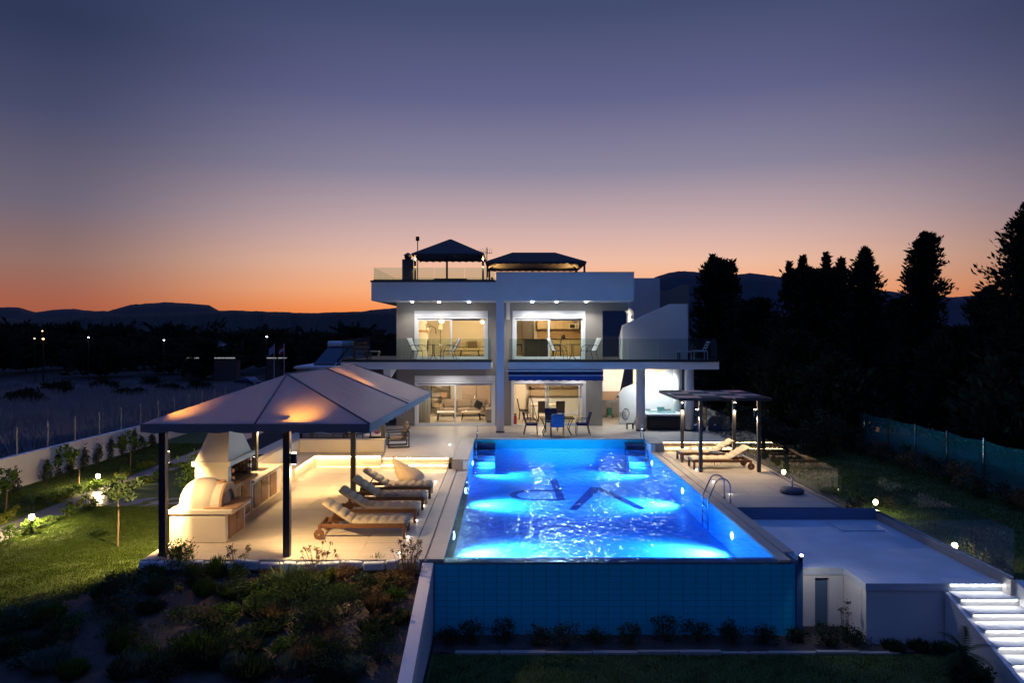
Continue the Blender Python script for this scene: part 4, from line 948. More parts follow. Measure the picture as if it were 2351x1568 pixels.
s0 = sling_chair('grey sling chair left of the table on the left balcony', 'balcony sling chairs'); s0.location = (-3.92, 32.45, BZ); s0.rotation_euler = (0, 0, -.35)
dup(s0, (-2.62, 32.45, BZ), math.pi + .3, 'grey sling chair right of the table on the left balcony')
dup(s0, (2.38, 32.4, BZ), -.4, 'grey sling chair left of the table on the right balcony')
dup(s0, (3.72, 32.4, BZ), math.pi + .35, 'grey sling chair right of the table on the right balcony')
bistro('small round dark table on the left balcony', (-3.27, 32.2, BZ), 'balcony tables'); bistro('small round dark table on the right balcony', (2.95, 32.15, BZ), 'balcony tables')
# table with blue-cushioned chairs in front of the right door
dt = thing('patio_table', 'dark rectangular patio table in front of the open door', 'table', (2.15, 30.75, 0))
box(-.74, .74, -.45, .45, .69, .72).build('table_top', mat('smoked_glass', (.03, .035, .045), .1), dt, world=False, bev=.008)
for sx in (-1, 1):
    for sy in (-1, 1): MB().tube([(sx * .66, sy * .38, .69), (sx * .55, sy * .34, .45), (sx * .5, sy * .32, .25), (sx * .6, sy * .38, 0)], .018, 8).build('leg', dkframe, dt, world=False, smooth=True)
bluec = mat('blue_cushion', (.012, .06, .20), .85, var=.1, bump=.3, bscale=30); navy = mat('navy_cushion', (.012, .03, .12), .85, var=.1)
def patio_chair(label, cm):
    t = thing('patio_chair', label, 'chair', group='patio chairs round the dark table')     # faces +x
    for sy in (-.26, .26):
        MB().tube([(-.42, sy, .98), (-.26, sy, .44), (-.36, sy, 0)], .016, 8).build('rear_leg', dkframe, t, world=False)
        MB().tube([(.22, sy, 0), (.2, sy, .42), (-.24, sy, .42)], .016, 8).build('front_leg', dkframe, t, world=False)
        MB().tube([(-.33, sy, .66), (-.1, sy, .68), (.14, sy, .65), (.21, sy, .5), (.2, sy, .4)], .016, 8).build('arm', dkframe, t, world=False, smooth=True)
    MB().obox((-.02, 0, .46), (.46, .5, .07), Matrix.Identity(3)).build('seat_cushion', cm, t, world=False, bev=.025)
    MB().obox((-.325, 0, .73), (.06, .5, .52), Matrix.Rotation(R(-16), 3, 'Y')).build('back_cushion', cm, t, world=False, bev=.025)
    b = MB(); m = Matrix.Rotation(R(-16), 3, 'Y')
    for sg in (-1, 1): b.tube([Vector((-.355, 0, .73)) + m @ Vector((-.005, sg * (.24 - .16 * math.sin(t_)), .22 * math.cos(t_))) for t_ in np.linspace(0, math.pi, 9)], .012, 6)
    b.build('back_scroll', dkframe, t, world=False, smooth=True)
    MB().tube([(-.42, -.26, .98), (-.43, 0, 1.0), (-.42, .26, .98)], .016, 8).build('top_rail', dkframe, t, world=False)
    return t
p0 = patio_chair('blue cushioned patio chair with its back to the pool', bluec); p0.location = (2.12, 30.02, 0); p0.rotation_euler = (0, 0, R(90))
p1 = patio_chair('navy patio chair at the left end of the patio table', navy); p1.location = (1.1, 30.7, 0)
dup(p1, (3.2, 30.7, 0), math.pi, 'navy patio chair at the right end of the patio table')
dup(p1, (1.98, 31.5, 0), R(-90), 'navy patio chair on the house side of the patio table')
# lounge chairs behind the bench
def armchair(label, cm):
    t = thing('lounge_chair', label, 'armchair', group='lounge chairs behind the bench')       # faces -x
    for sy in (-.36, .36):
        MB().bar((-.38, sy, 0), (-.38, sy, .62), .04, .04).bar((.38, sy, 0), (.38, sy, .62), .04, .04).bar((-.38, sy, .6), (.38, sy, .6), .04, .04).bar((-.38, sy, .02), (.38, sy, .02), .04, .04).bar((.1, sy, .3), (.46, sy, .9), .03, .03).bar((-.38, sy, .28), (.38, sy, .28), .03, .03).build('side_frame', dkframe, t, world=False)
    MB().obox((0, 0, .36), (.66, .64, .14), Matrix.Identity(3)).build('seat_cushion', cm, t, world=False, bev=.04)
    MB().obox((.3, 0, .68), (.16, .64, .56), Matrix.Rotation(R(18), 3, 'Y')).build('back_cushion', cm, t, world=False, bev=.05)
    b = MB()
    for k in range(3): b.box(.33 + k * .045, .35 + k * .045, -.34, .34, .42 + k * .15, .47 + k * .15)
    b.build('back_strap', dkframe, t, world=False)
    return t
ac = armchair('black framed lounge chair with taupe cushions near the pool end of the bench', mat('taupe_cushion', (.16, .13, .11), .9)); ac.location = (-4.15, 27.5, 0); ac.rotation_euler = (0, 0, .25)
dup(ac, (-5.6, 27.0, 0), math.pi - .2, 'black framed lounge chair half hidden behind the bench wall')
ct = thing('fire_table', 'low pale table with a red bowl between the lounge chairs', 'table', (-5.1, 28.4, 0))
box(-.45, .45, -.3, .3, .3, .36).build('table_top', cream, ct, world=False, bev=.01); box(-.3, .3, -.2, .2, 0, .3).build('table_foot', dkframe, ct, world=False)
tag(MB().lathe([(.05, 0), (.12, .06), (.14, .1), (.12, .1), (.04, .03)], 16, (-5.1, 28.4, .361)).build('bowl', mat('red_glaze', (.3, .04, .02), .3), smooth=True), 'small red bowl on the low terrace table', 'bowl')
sf = thing('outdoor_sofa', 'dark framed outdoor sofa with grey cushions under the pavilion edge', 'sofa', (-7.2, 28.9, 0))
MB().box(-1.0, 1.0, -.4, .4, .1, .16).box(-1.0, -.95, -.4, .4, .16, .6).box(.95, 1.0, -.4, .4, .16, .6).box(-.95, .95, .35, .4, .16, .8).build('sofa_frame', dkframe, sf, world=False)
for k in (-1, 0, 1): box(k * .62 - .3, k * .62 + .3, -.38, .33, .17, .36).build('seat_cushion', mat('grey_cushion', (.16, .16, .18), .9), sf, world=False, bev=.04)
# wooden chair and stool on the far left balcony
wc = thing('wooden_chair', 'slatted wooden garden chair on the far left of the balcony', 'chair', (-6.6, 32.6, BZ), .3)
for sx in (-.28, .28): MB().bar((sx, .28, 0), (sx, .34, .85), .04, .04).bar((sx, -.28, 0), (sx, -.28, .55), .04, .04).bar((sx, -.3, .55), (sx, .3, .55), .05, .03).build('side_frame', wood, wc, world=False)
for k in range(4): box(-.26, .26, -.25 + k * .13, -.15 + k * .13, .36, .385).build('seat_slat', wood, wc, world=False)
for k in range(3): MB().bar((-.27, .3 + k * .02, .5 + k * .13), (.27, .3 + k * .02, .5 + k * .13), .02, .08).build('back_slat', wood, wc, world=False)
ws = thing('wooden_stool', 'small wooden stool with grey cushion beside the wooden chair', 'stool', (-5.95, 32.5, BZ))
box(-.22, .22, -.2, .2, .32, .42).build('seat_cushion', mat('grey_cushion', (.16, .16, .18), .9), ws, world=False, bev=.03)
for sx in (-1, 1):
    for sy in (-1, 1): MB().bar((sx * .19, sy * .17, 0), (sx * .17, sy * .15, .319), .035, .035).build('leg', mat('pale_wood', (.4, .28, .15), .5), ws, world=False)
gc = thing('garden_chair', 'pale deck chair at the right end of the balcony', 'chair', (8.75, 32.6, BZ))
for sy in (-.25, .25): MB().bar((-.3, sy, 0), (-.3, sy, .4), .04, .04).bar((.3, sy, 0), (.3, sy, .4), .04, .04).bar((-.36, sy, .4), (.3, sy, .4), .04, .04).bar((.2, sy, .4), (.42, sy, .85), .035, .03).build('side_frame', alu, gc, world=False)
for k in range(4): box(-.32 + k * .15, -.2 + k * .15, -.25, .25, .42, .44).build('seat_slat', alu, gc, world=False)
for k in range(3): MB().bar((.27 + k * .06, -.25, .55 + k * .13), (.27 + k * .06, .25, .55 + k * .13), .015, .07).build('back_slat', alu, gc, world=False)
gt = thing('garden_table', 'small pale side table at the right end of the balcony', 'table', (7.98, 32.3, BZ))
box(-.26, .26, -.2, .2, .36, .41).build('table_top', alu, gt, world=False)
for sx in (-1, 1):
    for sy in (-1, 1): box(sx * .23 - .02, sx * .23 + .02, sy * .17 - .02, sy * .17 + .02, 0, .359).build('leg', dkframe, gt, world=False)
# ---------------------------------------------------------------- furniture seen through the doors
def sofa(label, loc, rz, w, cm, nseat=3):
    t = thing('sofa', label, 'sofa', loc, rz)                    # faces -y
    box(-w / 2, w / 2, -.42, .42, .08, .24).build('sofa_base', cm, t, world=False, bev=.03)
    box(-w / 2, w / 2, .24, .44, .241, .82).build('backrest', cm, t, world=False, bev=.06)
    for s in (-1, 1): box(s * w / 2 - .1, s * w / 2 + .1, -.42, .42, .08, .6).build('armrest', cm, t, world=False, bev=.05)
    k = (w - .22) / nseat
    for i in range(nseat):
        x = -w / 2 + .11 + i * k
        box(x + .01, x + k - .01, -.44, .24, .242, .42).build('seat_cushion', cm, t, world=False, bev=.05)
        box(x + .01, x + k - .01, .12, .239, .43, .8).build('back_cushion', cm, t, world=False, bev=.05)
    for sx in (-1, 1):
        for sy in (-1, 1): box(sx * (w / 2 - .08) - .02, sx * (w / 2 - .08) + .02, sy * .36 - .02, sy * .36 + .02, 0, .079).build('foot', dkframe, t, world=False)
    return t
beige = mat('beige_upholstery', (.42, .33, .24), .9, var=.06); taupe = mat('taupe_upholstery', (.30, .24, .20), .9, var=.06)
sofa('beige sofa in the upper left living room', (-1.75, 37.6, 3.112), 0, 2.3, beige)
tag(MB().obox((-1.75, 37.3, 3.72), (.5, .16, .42), Matrix.Rotation(R(20), 3, 'X')).build('cushion', mat('brown_cushion', (.17, .12, .08), .9), bev=.06), 'brown cushion on the upper living room sofa', 'cushion')
def low_table(label, loc, w, d, h, top, grp=None):
    t = thing('coffee_table', label, 'table', loc, group=grp)
    box(-w / 2, w / 2, -d / 2, d / 2, h - .04, h).build('table_top', top, t, world=False, bev=.01)
    for sx in (-1, 1):
        for sy in (-1, 1): MB().bar((sx * (w / 2 - .02), sy * (d / 2 - .02), 0), (sx * (w / 2 - .08), sy * (d / 2 - .08), h - .04), .035, .035).build('leg', dkframe, t, world=False)
low_table('low wooden coffee table in front of the upper sofa', (-1.85, 36.4, 3.112), 1.0, .55, .38, mat('pale_wood', (.4, .28, .15), .5))
fp = thing('fireplace', 'white corner fireplace with wooden mantel in the upper left room', 'fireplace', (-4.45, 37.2, 3.112))
box(-.38, .38, -.5, .5, 0, 1.25).build('surround', white, fp, world=False); box(-.42, .5, -.55, .55, 1.251, 1.36).build('mantel', mat('pale_wood', (.4, .28, .15), .5), fp, world=False)
box(-.3, .3, -.4, .4, 1.361, 2.45).build('chimney_breast', white, fp, world=False); box(.381, .386, -.32, .32, .3, .85).build('fire_opening', mat('soot', (.015, .012, .01), .95), fp, world=False)
pl = thing('mantel_plant', 'trailing plant on the fireplace mantel', 'plant', (-4.05, 36.9, 4.475))
MB().lathe([(.05, 0), (.08, .12), (.07, .12), (.001, .1)], 12).build('pot', white, pl, world=False)
MB().tube([(0, 0, .1), (.2, -.05, .2), (.42, -.1, .1), (.46, -.1, -.2)], .02, 5).tube([(0, 0, .1), (-.1, 0, .3), (.15, .1, .28)], .015, 5).build('vine', mat('leaf_dark', (.03, .05, .015), .8), pl, world=False)
for k, (x, y, lab) in enumerate(((-3.25, 36.0, 'glowing globe pendant lamp left in the upper living room'), (-1.2, 36.4, 'glowing globe pendant lamp right in the upper living room'))):
    t = thing('pendant_lamp', lab, 'lamp', (x, y, 4.95), 0, 'pendant lamps upstairs')
    MB().lathe([(.001, -.15), (.08, -.13), (.12, -.06), (.12, .03), (.08, .1), (.03, .12)], 18).build('lamp_shade', emis('globe_%d' % k, (1, .72, .36), 11), t, world=False, smooth=True)
    MB().tube([(0, 0, .12), (0, 0, .70)], .006, 6).build('cord', dkframe, t, world=False)
    light('POINT', (x, y, 4.7), 100, (1, .68, .34), t, size=.12)
fl_ = thing('floor_lamp', 'thin standing lamp near the centre of the upper left room', 'lamp', (-3.45, 37.6, 3.112))
MB().lathe([(.14, 0), (.14, .02), (.012, .03), (.012, 1.5)], 14).build('stand', dkframe, fl_, world=False); MB().lathe([(.16, 1.4), (.1, 1.65)], 16).build('lamp_shade', cream, fl_, world=False)
# upper right kitchen
cabm = mat('cream_cabinet', (.55, .42, .26), .5, var=.03); wtop = mat('dark_worktop', (.06, .045, .035), .3)
kb = thing('kitchen_units', 'cream kitchen cabinets with worktop in the upper right room', 'cabinets', (2.2, 38.5, 3.112))
box(-.3, 1.95, -.28, .38, .0, .86).build('base_unit', cabm, kb, world=False); box(-.32, 1.97, -.32, .38, .861, .9).build('worktop', wtop, kb, world=False)
for k in range(4): box(-.28 + k * .56, .25 + k * .56, -.30, -.281, .06, .82).build('cupboard_door', cabm, kb, world=False, bev=.005)
for k in range(4): box(-.55 + k * .48, -.08 + k * .48, .06, .38, 1.42, 2.2).build('wall_unit', cabm, kb, world=False, bev=.006)
box(-.55, 1.95, .36, .385, .901, 1.41).build('splash_back', mat('splash', (.45, .3, .16), .5), kb, world=False)
box(1.37, 1.95, .1, .38, 1.38, 1.42).build('shelf', wtop, kb, world=False); box(1.75, 1.95, .1, .38, 1.421, 2.3).build('side_panel', rustic, kb, world=False)
mw = thing('microwave', 'white microwave on the upper kitchen shelf', 'microwave', (3.6, 38.55, 4.535))
box(-.24, .24, -.18, .18, 0, .28).build('casing', cream, mw, world=False, bev=.01); box(-.21, .06, -.186, -.181, .04, .24).build('door_glass', dkframe, mw, world=False); box(.1, .21, -.186, -.181, .04, .24).build('button_panel', mat('panel_grey', (.3, .28, .25), .5), mw, world=False)
fg = thing('fridge', 'tall steel fridge in the upper right kitchen', 'fridge', (1.15, 38.3, 3.112))
box(-.32, .32, -.32, .34, .02, 1.95).build('fridge_body', mat('fridge_grey', (.22, .2, .19), .35, metal=.5), fg, world=False, bev=.015)
for z0, z1 in ((.05, .75), (.78, 1.93)): d_ = box(-.32, .32, -.36, -.325, z0, z1).build('fridge_door', mat('fridge_grey', (.22, .2, .19), .35, metal=.5), fg, world=False, bev=.01); box(.24, .27, -.40, -.365, z0 + .1, z1 - .15).build('handle', steel, d_, world=False)
pc = thing('wall_picture', 'dark square picture on the yellow kitchen wall upstairs', 'picture', (.35, 38.88, 4.62))
box(-.2, .2, -.03, 0, -.25, .25).build('picture_frame', dkframe, pc, world=False); box(-.17, .17, -.035, -.031, -.22, .22).build('canvas', mat('brown_canvas', (.1, .07, .05), .8, var=.5, scale=9), pc, world=False)
bt = thing('bar_table', 'dark bar table in the upper right kitchen', 'table', (1.5, 36.2, 3.112))
box(-.75, .75, -.4, .4, .86, .9).build('table_top', wtop, bt, world=False); box(-.6, .6, -.25, .25, 0, .859).build('pedestal', mat('grey_panel', (.1, .1, .1), .6), bt, world=False)
def barstool(label, loc, rz):
    t = thing('bar_stool', label, 'stool', loc, rz, 'bar stools upstairs')
    MB().obox((0, 0, .62), (.4, .4, .06), Matrix.Identity(3)).build('seat', wtop, t, world=False, bev=.02)
    MB().obox((-.2, 0, .85), (.04, .4, .34), Matrix.Rotation(R(-10), 3, 'Y')).build('backrest', wtop, t, world=False, bev=.015)
    for sx in (-1, 1):
        for sy in (-1, 1): MB().bar((sx * .2, sy * .2, 0), (sx * .15, sy * .15, .6), .025, .025).build('leg', dkframe, t, world=False)
    return t
b0 = barstool('bar stool at the left end of the upstairs bar table', (.6, 36.1, 3.112), 0)
dup(b0, (2.55, 36.2, 3.112), math.pi, 'bar stool at the right end of the upstairs bar table')
kt = tag(MB().lathe([(.09, 0), (.1, .08), (.06, .2), (.02, .22)], 14, (3.05, 38.3, 4.02)).build('kettle', dkframe, smooth=True), 'dark kettle on the upstairs worktop', 'kettle')
# lower left living room
sofa('taupe sofa in the ground floor living room', (-2.2, 37.5, .012), 0, 2.4, taupe)
tag(MB().obox((-1.45, 37.1, .62), (.4, .14, .4), Matrix.Rotation(R(25), 3, 'Y')).build('cushion', dkframe, bev=.05), 'dark cushion on the ground floor sofa', 'cushion')
low_table('pale coffee table in the ground floor living room', (-1.75, 35.6, .012), .95, .6, .42, mat('pale_top', (.6, .5, .42), .4))
low_table('low white table on thin legs behind the left door leaf', (-2.95, 35.3, .012), .9, .6, .45, white)
wr = thing('wardrobe', 'tall taupe wardrobe along the back wall of the ground floor living room', 'wardrobe', (-1.6, 38.6, .012))
for k in range(2): box(-.75 + k * .76, -.01 + k * .76, -.3, .28, .05, 2.4).build('wardrobe_door', mat('taupe_lacquer', (.45, .34, .28), .5), wr, world=False, bev=.006)
box(-.76, .77, -.28, .28, 0, .049).build('plinth', dkframe, wr, world=False)
sb = thing('sideboard', 'grey sideboard at the right of the ground floor living room', 'sideboard', (-.75, 35.3, .012))
box(-.25, .35, -.6, .6, .06, .62).build('cabinet', mat('grey_lacquer', (.25, .22, .2), .5), sb, world=False, bev=.01); box(-.2, .3, -.5, .5, 0, .059).build('plinth', dkframe, sb, world=False)
pf = thing('wall_picture', 'dark framed picture on the partition wall downstairs', 'picture', (-.34, 36.3, 1.5)); box(-.03, 0, -.35, .35, -.5, .5).build('picture_frame', dkframe, pf, world=False); box(-.035, -.031, -.3, .3, -.45, .45).build('canvas', mat('brown_canvas', (.1, .07, .05), .8, var=.5, scale=9), pf, world=False)
cu = thing('curtain', 'pale curtain gathered at the left door downstairs', 'curtain', (-3.95, 34.0, .012))
MB().add([(.025 * (i % 2) + i * .035 - .2, .05 * math.sin(i * 1.9), z) for z in (0.02, 2.2) for i in range(16)], [(i, i + 1, 17 + i, 16 + i) for i in range(15)]).build('cloth', cream, cu, world=False, smooth=True, solid=.01)
dk = thing('display_shelf', 'dark tall shelf with pale boxes in the left of the living room', 'shelf', (-3.5, 38.3, .012))
for k in range(4): box(-.5, .5, -.2, .2, .3 + k * .55, .33 + k * .55).build('shelf_board', wtop, dk, world=False)
for s in (-1, 1): box(s * .5 - .015, s * .5 + .015, -.2, .2, 0, 2.1).build('upright', wtop, dk, world=False)
for k, (x, z, s) in enumerate(((-.2, .33, .25), (.2, .88, .3), (-.1, 1.43, .22))):
    tag(box(-3.5 + x - s / 2, -3.5 + x + s / 2, 38.15, 38.4, .012 + z + .002, .012 + z + .25).build('storage_box', [cabm, terra, cream][k], bev=.01), ['small tan box on the lowest board of the dark shelf', 'small terracotta box on the middle board of the dark shelf', 'small cream box on the top board of the dark shelf'][k], 'box')
# lower right dining room
dn = thing('dining_table', 'pale dining table inside the open right door', 'table', (2.0, 35.9, .012))
box(-.8, .8, -.45, .45, .71, .75).build('table_top', mat('pale_top', (.6, .5, .42), .4), dn, world=False, bev=.01)
for sx in (-1, 1):
    for sy in (-1, 1): MB().bar((sx * .7, sy * .38, 0), (sx * .66, sy * .35, .71), .05, .05).build('leg', white, dn, world=False)
def dining_chair(label):
    t = thing('dining_chair', label, 'chair', group='dining chairs indoors')
    cm = mat('brown_fabric', (.11, .085, .07), .9)
    MB().obox((0, 0, .46), (.46, .46, .09), Matrix.Identity(3)).build('seat', cm, t, world=False, bev=.03)
    MB().obox((-.25, 0, .74), (.06, .44, .56), Matrix.Rotation(R(-12), 3, 'Y')).build('backrest', cm, t, world=False, bev=.025)
    for sx in (-1, 1):
        for sy in (-1, 1): MB().bar((sx * .22, sy * .2, 0), (sx * .17, sy * .17, .42), .03, .03).build('leg', dkframe, t, world=False)
    return t
d0 = dining_chair('brown dining chair with its back to the open door'); d0.location = (1.75, 35.1, .012); d0.rotation_euler = (0, 0, R(90))
dup(d0, (.85, 35.9, .012), 0, 'brown dining chair at the left end of the indoor table'); dup(d0, (2.6, 35.15, .012), R(95), 'brown dining chair behind the glass of the right door')
fb = thing('fruit_bowl', 'bowl of yellow fruit on the indoor dining table', 'bowl', (1.9, 35.9, .763)); MB().lathe([(.06, 0), (.16, .06), (.17, .08), (.001, .02)], 16).build('bowl', white, fb, world=False, smooth=True)
for k in range(5): MB().lathe([(.001, -.04), (.035, -.02), (.035, .02), (.001, .04)], 8, (.07 * math.cos(k * 1.26), .07 * math.sin(k * 1.26), .1)).build('fruit', mat('orange_fruit', (.75, .32, .02), .5), fb, world=False, smooth=True)
tp = thing('camera_tripod', 'black camera tripod standing inside the open right door', 'tripod', (1.15, 34.75, .012))
for k in range(3):
    a = k * 2.094 + .5; MB().tube([(.42 * math.cos(a), .42 * math.sin(a), 0), (0.02 * math.cos(a), 0.02 * math.sin(a), 1.3)], .016, 6).build('leg', dkframe, tp, world=False)
MB().tube([(0, 0, 1.1), (0, 0, 1.62)], .018, 8).build('centre_column', dkframe, tp, world=False); MB().box(-.05, .05, -.06, .06, 1.62, 1.74).box(-.02, .2, -.02, .02, 1.58, 1.62).build('camera_head', dkframe, tp, world=False)
fx = thing('fire_extinguisher', 'red fire extinguisher by the left jamb of the open door', 'extinguisher', (.42, 34.0, .012))
MB().lathe([(.07, 0), (.075, .02), (.075, .36), (.03, .43), (.02, .45)], 16).build('cylinder', mat('red_paint', (.45, .03, .02), .35), fx, world=False, smooth=True); MB().box(-.02, .06, -.015, .015, .45, .5).build('valve', dkframe, fx, world=False)
kd = thing('kitchen_units', 'brown and cream kitchen cabinets downstairs behind the dining table', 'cabinets', (2.4, 38.5, .012))
box(-1.2, 1.75, -.28, .38, 0, .86).build('base_unit', white, kd, world=False); box(-1.22, 1.77, -.32, .38, .861, .9).build('worktop', wtop, kd, world=False)
for k in range(5): box(-1.2 + k * .59, -.63 + k * .59, .06, .38, 1.35, 2.2).build('wall_unit', mat('brown_cabinet', (.22, .15, .1), .45), kd, world=False, bev=.006)
box(-1.2, 1.75, .36, .385, .901, 1.34).build('splash_back', cabm, kd, world=False)
tc_ = thing('tall_cupboard', 'cream tall cupboard at the left of the downstairs dining room', 'cupboard', (.5, 38.4, .012)); box(-.5, .5, -.4, .4, 0, 2.4).build('carcass', cream, tc_, world=False); 
for k in range(2): box(-.49 + k * .5, -.01 + k * .5, -.42, -.401, .05, 2.36).build('cupboard_door', cream, tc_, world=False, bev=.005)
# ---------------------------------------------------------------- vegetation
def ground_hit(px, py):
    lo = 5.0
    for yy in np.arange(6, 400, .05):
        if CH - (py - 760) / 1650 * yy <= float(g((px - 1162) / 1650 * yy, yy)): return ((px - 1162) / 1650 * yy, yy, float(g((px - 1162) / 1650 * yy, yy)))
    return None
def leaves(name, cen, size, m, parent, rng, aspect=.5, up=0.0, tri=False, dirs=None):
    cen = np.asarray(cen, float); n = len(cen)
    d = rng.normal(size=(n, 3)); d[:, 2] += up
    if dirs is not None: d = d * .38 + dirs
    d /= np.linalg.norm(d, axis=1)[:, None]
    e = np.cross(d, rng.normal(size=(n, 3))); e /= np.linalg.norm(e, axis=1)[:, None] + 1e-9
    s = size * rng.uniform(.6, 1.3, n)[:, None]
    a = cen - d * s * .5; b = cen + d * s * .5; w = e * s * aspect * .5
    if tri:
        vs = np.stack([a - w, a + w, b], 1).reshape(-1, 3); fs = np.arange(3 * n).reshape(-1, 3)
    else:
        mid = (a + b) / 2
        vs = np.stack([a, mid + w, b, mid - w], 1).reshape(-1, 3); fs = np.arange(4 * n).reshape(-1, 4)
    return npmesh(name, vs, fs, m, parent)
conif = leafmat('conifer_needles', (.034, .044, .028)); olive = leafmat('olive_leaves', (.05, .06, .04)); darkleaf = leafmat('dark_shrub_leaves', (.045, .075, .035))
greenleaf = leafmat('green_shrub_leaves', (.08, .14, .03)); limeleaf = leafmat('lime_leaves', (.14, .17, .03)); greyleaf = leafmat('lavender_leaves', (.11, .16, .12)); tanleaf = leafmat('dry_stems', (.17, .12, .065))
yellow = mat('yellow_petals', (.6, .42, .02), .8); bark = mat('tree_bark', (.07, .05, .04), .9, var=.3, scale=12, bump=.6, bscale=20); drygrass = leafmat('dry_grass', (.30, .30, .32)); cypm = leafmat('cypress_leaves', (.05, .075, .05))
grass_m = leafmat('grass_blades', (.055, .09, .018))
def conifer(label, x, y, h, prof, n, seed, z=None, lean=0, leaf=.26, grp='tall conifers on the right', tops=None, cat='tree'):
    # prof: (relative height, radius) pairs; branches carry needles along their length
    rng = np.random.default_rng(seed); z = float(g(x, y)) if z is None else z
    t = thing('conifer_tree', label, cat, (x, y, z), 0, grp)
    ph = np.array([p[0] for p in prof]); pr = np.array([p[1] for p in prof])
    MB().tube([(0, 0, -.2), (lean * .5, 0, h * .5), (lean, 0, h * .97)], [max(.12, h * .018), h * .012, .02], 8).build('trunk', bark, t, world=False)
    cs = []; ds = []; br = MB()
    nb = n // 14
    for k in range(nb):
        q = rng.random() ** .85; hh = ph[0] + (ph[-1] - ph[0]) * q
        a = rng.uniform(0, 2 * math.pi); r_ = np.interp(hh, ph, pr) * rng.uniform(.35, 1.1) * (1 + .22 * math.sin(hh * 19 + seed) * math.cos(a + seed) + .2 * math.sin(hh * 37 + 2 * a + seed)); el = rng.uniform(-.1, .75)
        s = np.sort(rng.random(14)) ** .7
        px_ = np.cos(a) * r_ * s; py_ = np.sin(a) * r_ * s; pz = hh * h + r_ * s * el * .6
        jit = np.clip(rng.normal(0, .07 + .035 * r_, (14, 3)), -.3, .3)
        cs.append(np.stack([px_ + lean * hh, py_, pz], 1) + jit)
        ds.append(np.tile(np.array([math.cos(a) * .8, math.sin(a) * .8, .35 + el * .8]), (14, 1)))
        if k % 6 == 0: br.tube([(lean * hh, 0, hh * h - .1), (lean * hh + px_[-1] * .8, py_[-1] * .8, pz[-1])], [.03, .008], 4)
    for (dx, zt, r_) in (tops or []):
        m_ = 420; q = rng.random(m_); rr = r_ * (1 - q) ** .7 * rng.uniform(0, 1, m_) ** .5 + .05; a = rng.uniform(0, 6.283, m_)
        cs.append(np.stack([dx + rr * np.cos(a), rr * np.sin(a), zt - 2.4 * (1 - q)], 1) + rng.normal(0, .05, (m_, 3)))
        ds.append(np.stack([np.cos(a) * .7, np.sin(a) * .7, .7 + 0 * a], 1))
        br.tube([(lean * .6 + dx * .6, 0, h * .5), (dx, 0, zt - .3)], [.06, .012], 5)
    br.build('limb', bark, t, world=False)
    leaves('crown', np.concatenate(cs), leaf * 1.5, conif, t, rng, .36, .2, dirs=np.concatenate(ds))
    return t
def at(px, Y): return (px - 1162) / 1650 * Y
def zt(py, Y): return CH + (760 - py) / 1650 * Y
def Hh(px, py, Y): return zt(py, Y) - float(g(at(px, Y), Y))
conifer('rounded dark pine just right of the villa roof', at(1646, 52), 52, Hh(1646, 600, 52), [(.05, 1.8), (.35, 2.3), (.6, 2.1), (.8, 1.35), (.9, 1.3), (.97, .75), (1, .2)], 15000, 11, leaf=.32, tops=[(-.35, Hh(1646, 586, 52), .85), (1.0, Hh(1646, 598, 52), .75)])
YB = 44
conifer('many-tipped dark cypress between the two mountain peaks', at(1880, YB), YB, Hh(1880, 625, YB), [(.05, 2.0), (.3, 2.9), (.55, 2.7), (.8, 2.2), (.95, 1.6), (1, .8)], 20000, 12, leaf=.28,
        tops=[(at(1812, YB) - at(1880, YB), Hh(1880, 602, YB), .5), (at(1842, YB) - at(1880, YB), Hh(1880, 588, YB), .42), (at(1896, YB) - at(1880, YB), Hh(1880, 580, YB), .36), (at(1930, YB) - at(1880, YB), Hh(1880, 595, YB), .45)])
conifer('ragged dark conifer with spreading top branches', at(1985, 40), 40, Hh(1985, 574, 40), [(.04, 1.6), (.35, 1.9), (.6, 1.25), (.72, .8), (.84, 1.05), (.93, .42), (1, .12)], 13000, 13, leaf=.24)
conifer('tall leaning dark cypress on the right skyline', at(2098, 43), 43, Hh(2098, 538, 43), [(.03, 1.5), (.35, 1.7), (.6, 1.45), (.75, 1.15), (.88, 1.0), (.96, .7), (1, .25)], 15000, 14, lean=.75, leaf=.24)
conifer('largest dark conifer cut by the right picture edge', at(2372, 31), 31, Hh(2372, 470, 31), [(.03, 2.0), (.3, 2.1), (.6, 1.9), (.8, 1.3), (.92, .8), (1, .2)], 26000, 15, leaf=.2)
for k, (px, py, Y, w, lab) in enumerate(((1740, 690, 48, 2.6, 'broad dark shrub tree right of the rounded pine'), (1830, 770, 36, 2.4, 'dark bushy tree below the many-tipped cypress'), (1690, 800, 44, 2.6, 'low dark tree behind the right end of the balcony'), (2060, 690, 50, 2.3, 'dark tree in the gap left of the leaning cypress'), (2200, 760, 33, 2.2, 'dark bushy tree right of the leaning cypress'), (2270, 670, 36, 1.8, 'slim dark tree left of the largest conifer'), (1920, 830, 33, 1.9, 'dark shrub tree above the pergola'), (2330, 830, 26, 2.0, 'dark bushy tree at the right edge behind the green fence'))):
    conifer(lab, at(px, Y), Y, Hh(px, py, Y), [(.05, w * .8), (.3, w), (.6, w * .9), (.85, w * .6), (1, w * .15)], 9000, 30 + k, leaf=.3, grp='dark trees on the right')
tk = ground_hit(1805, 1000)
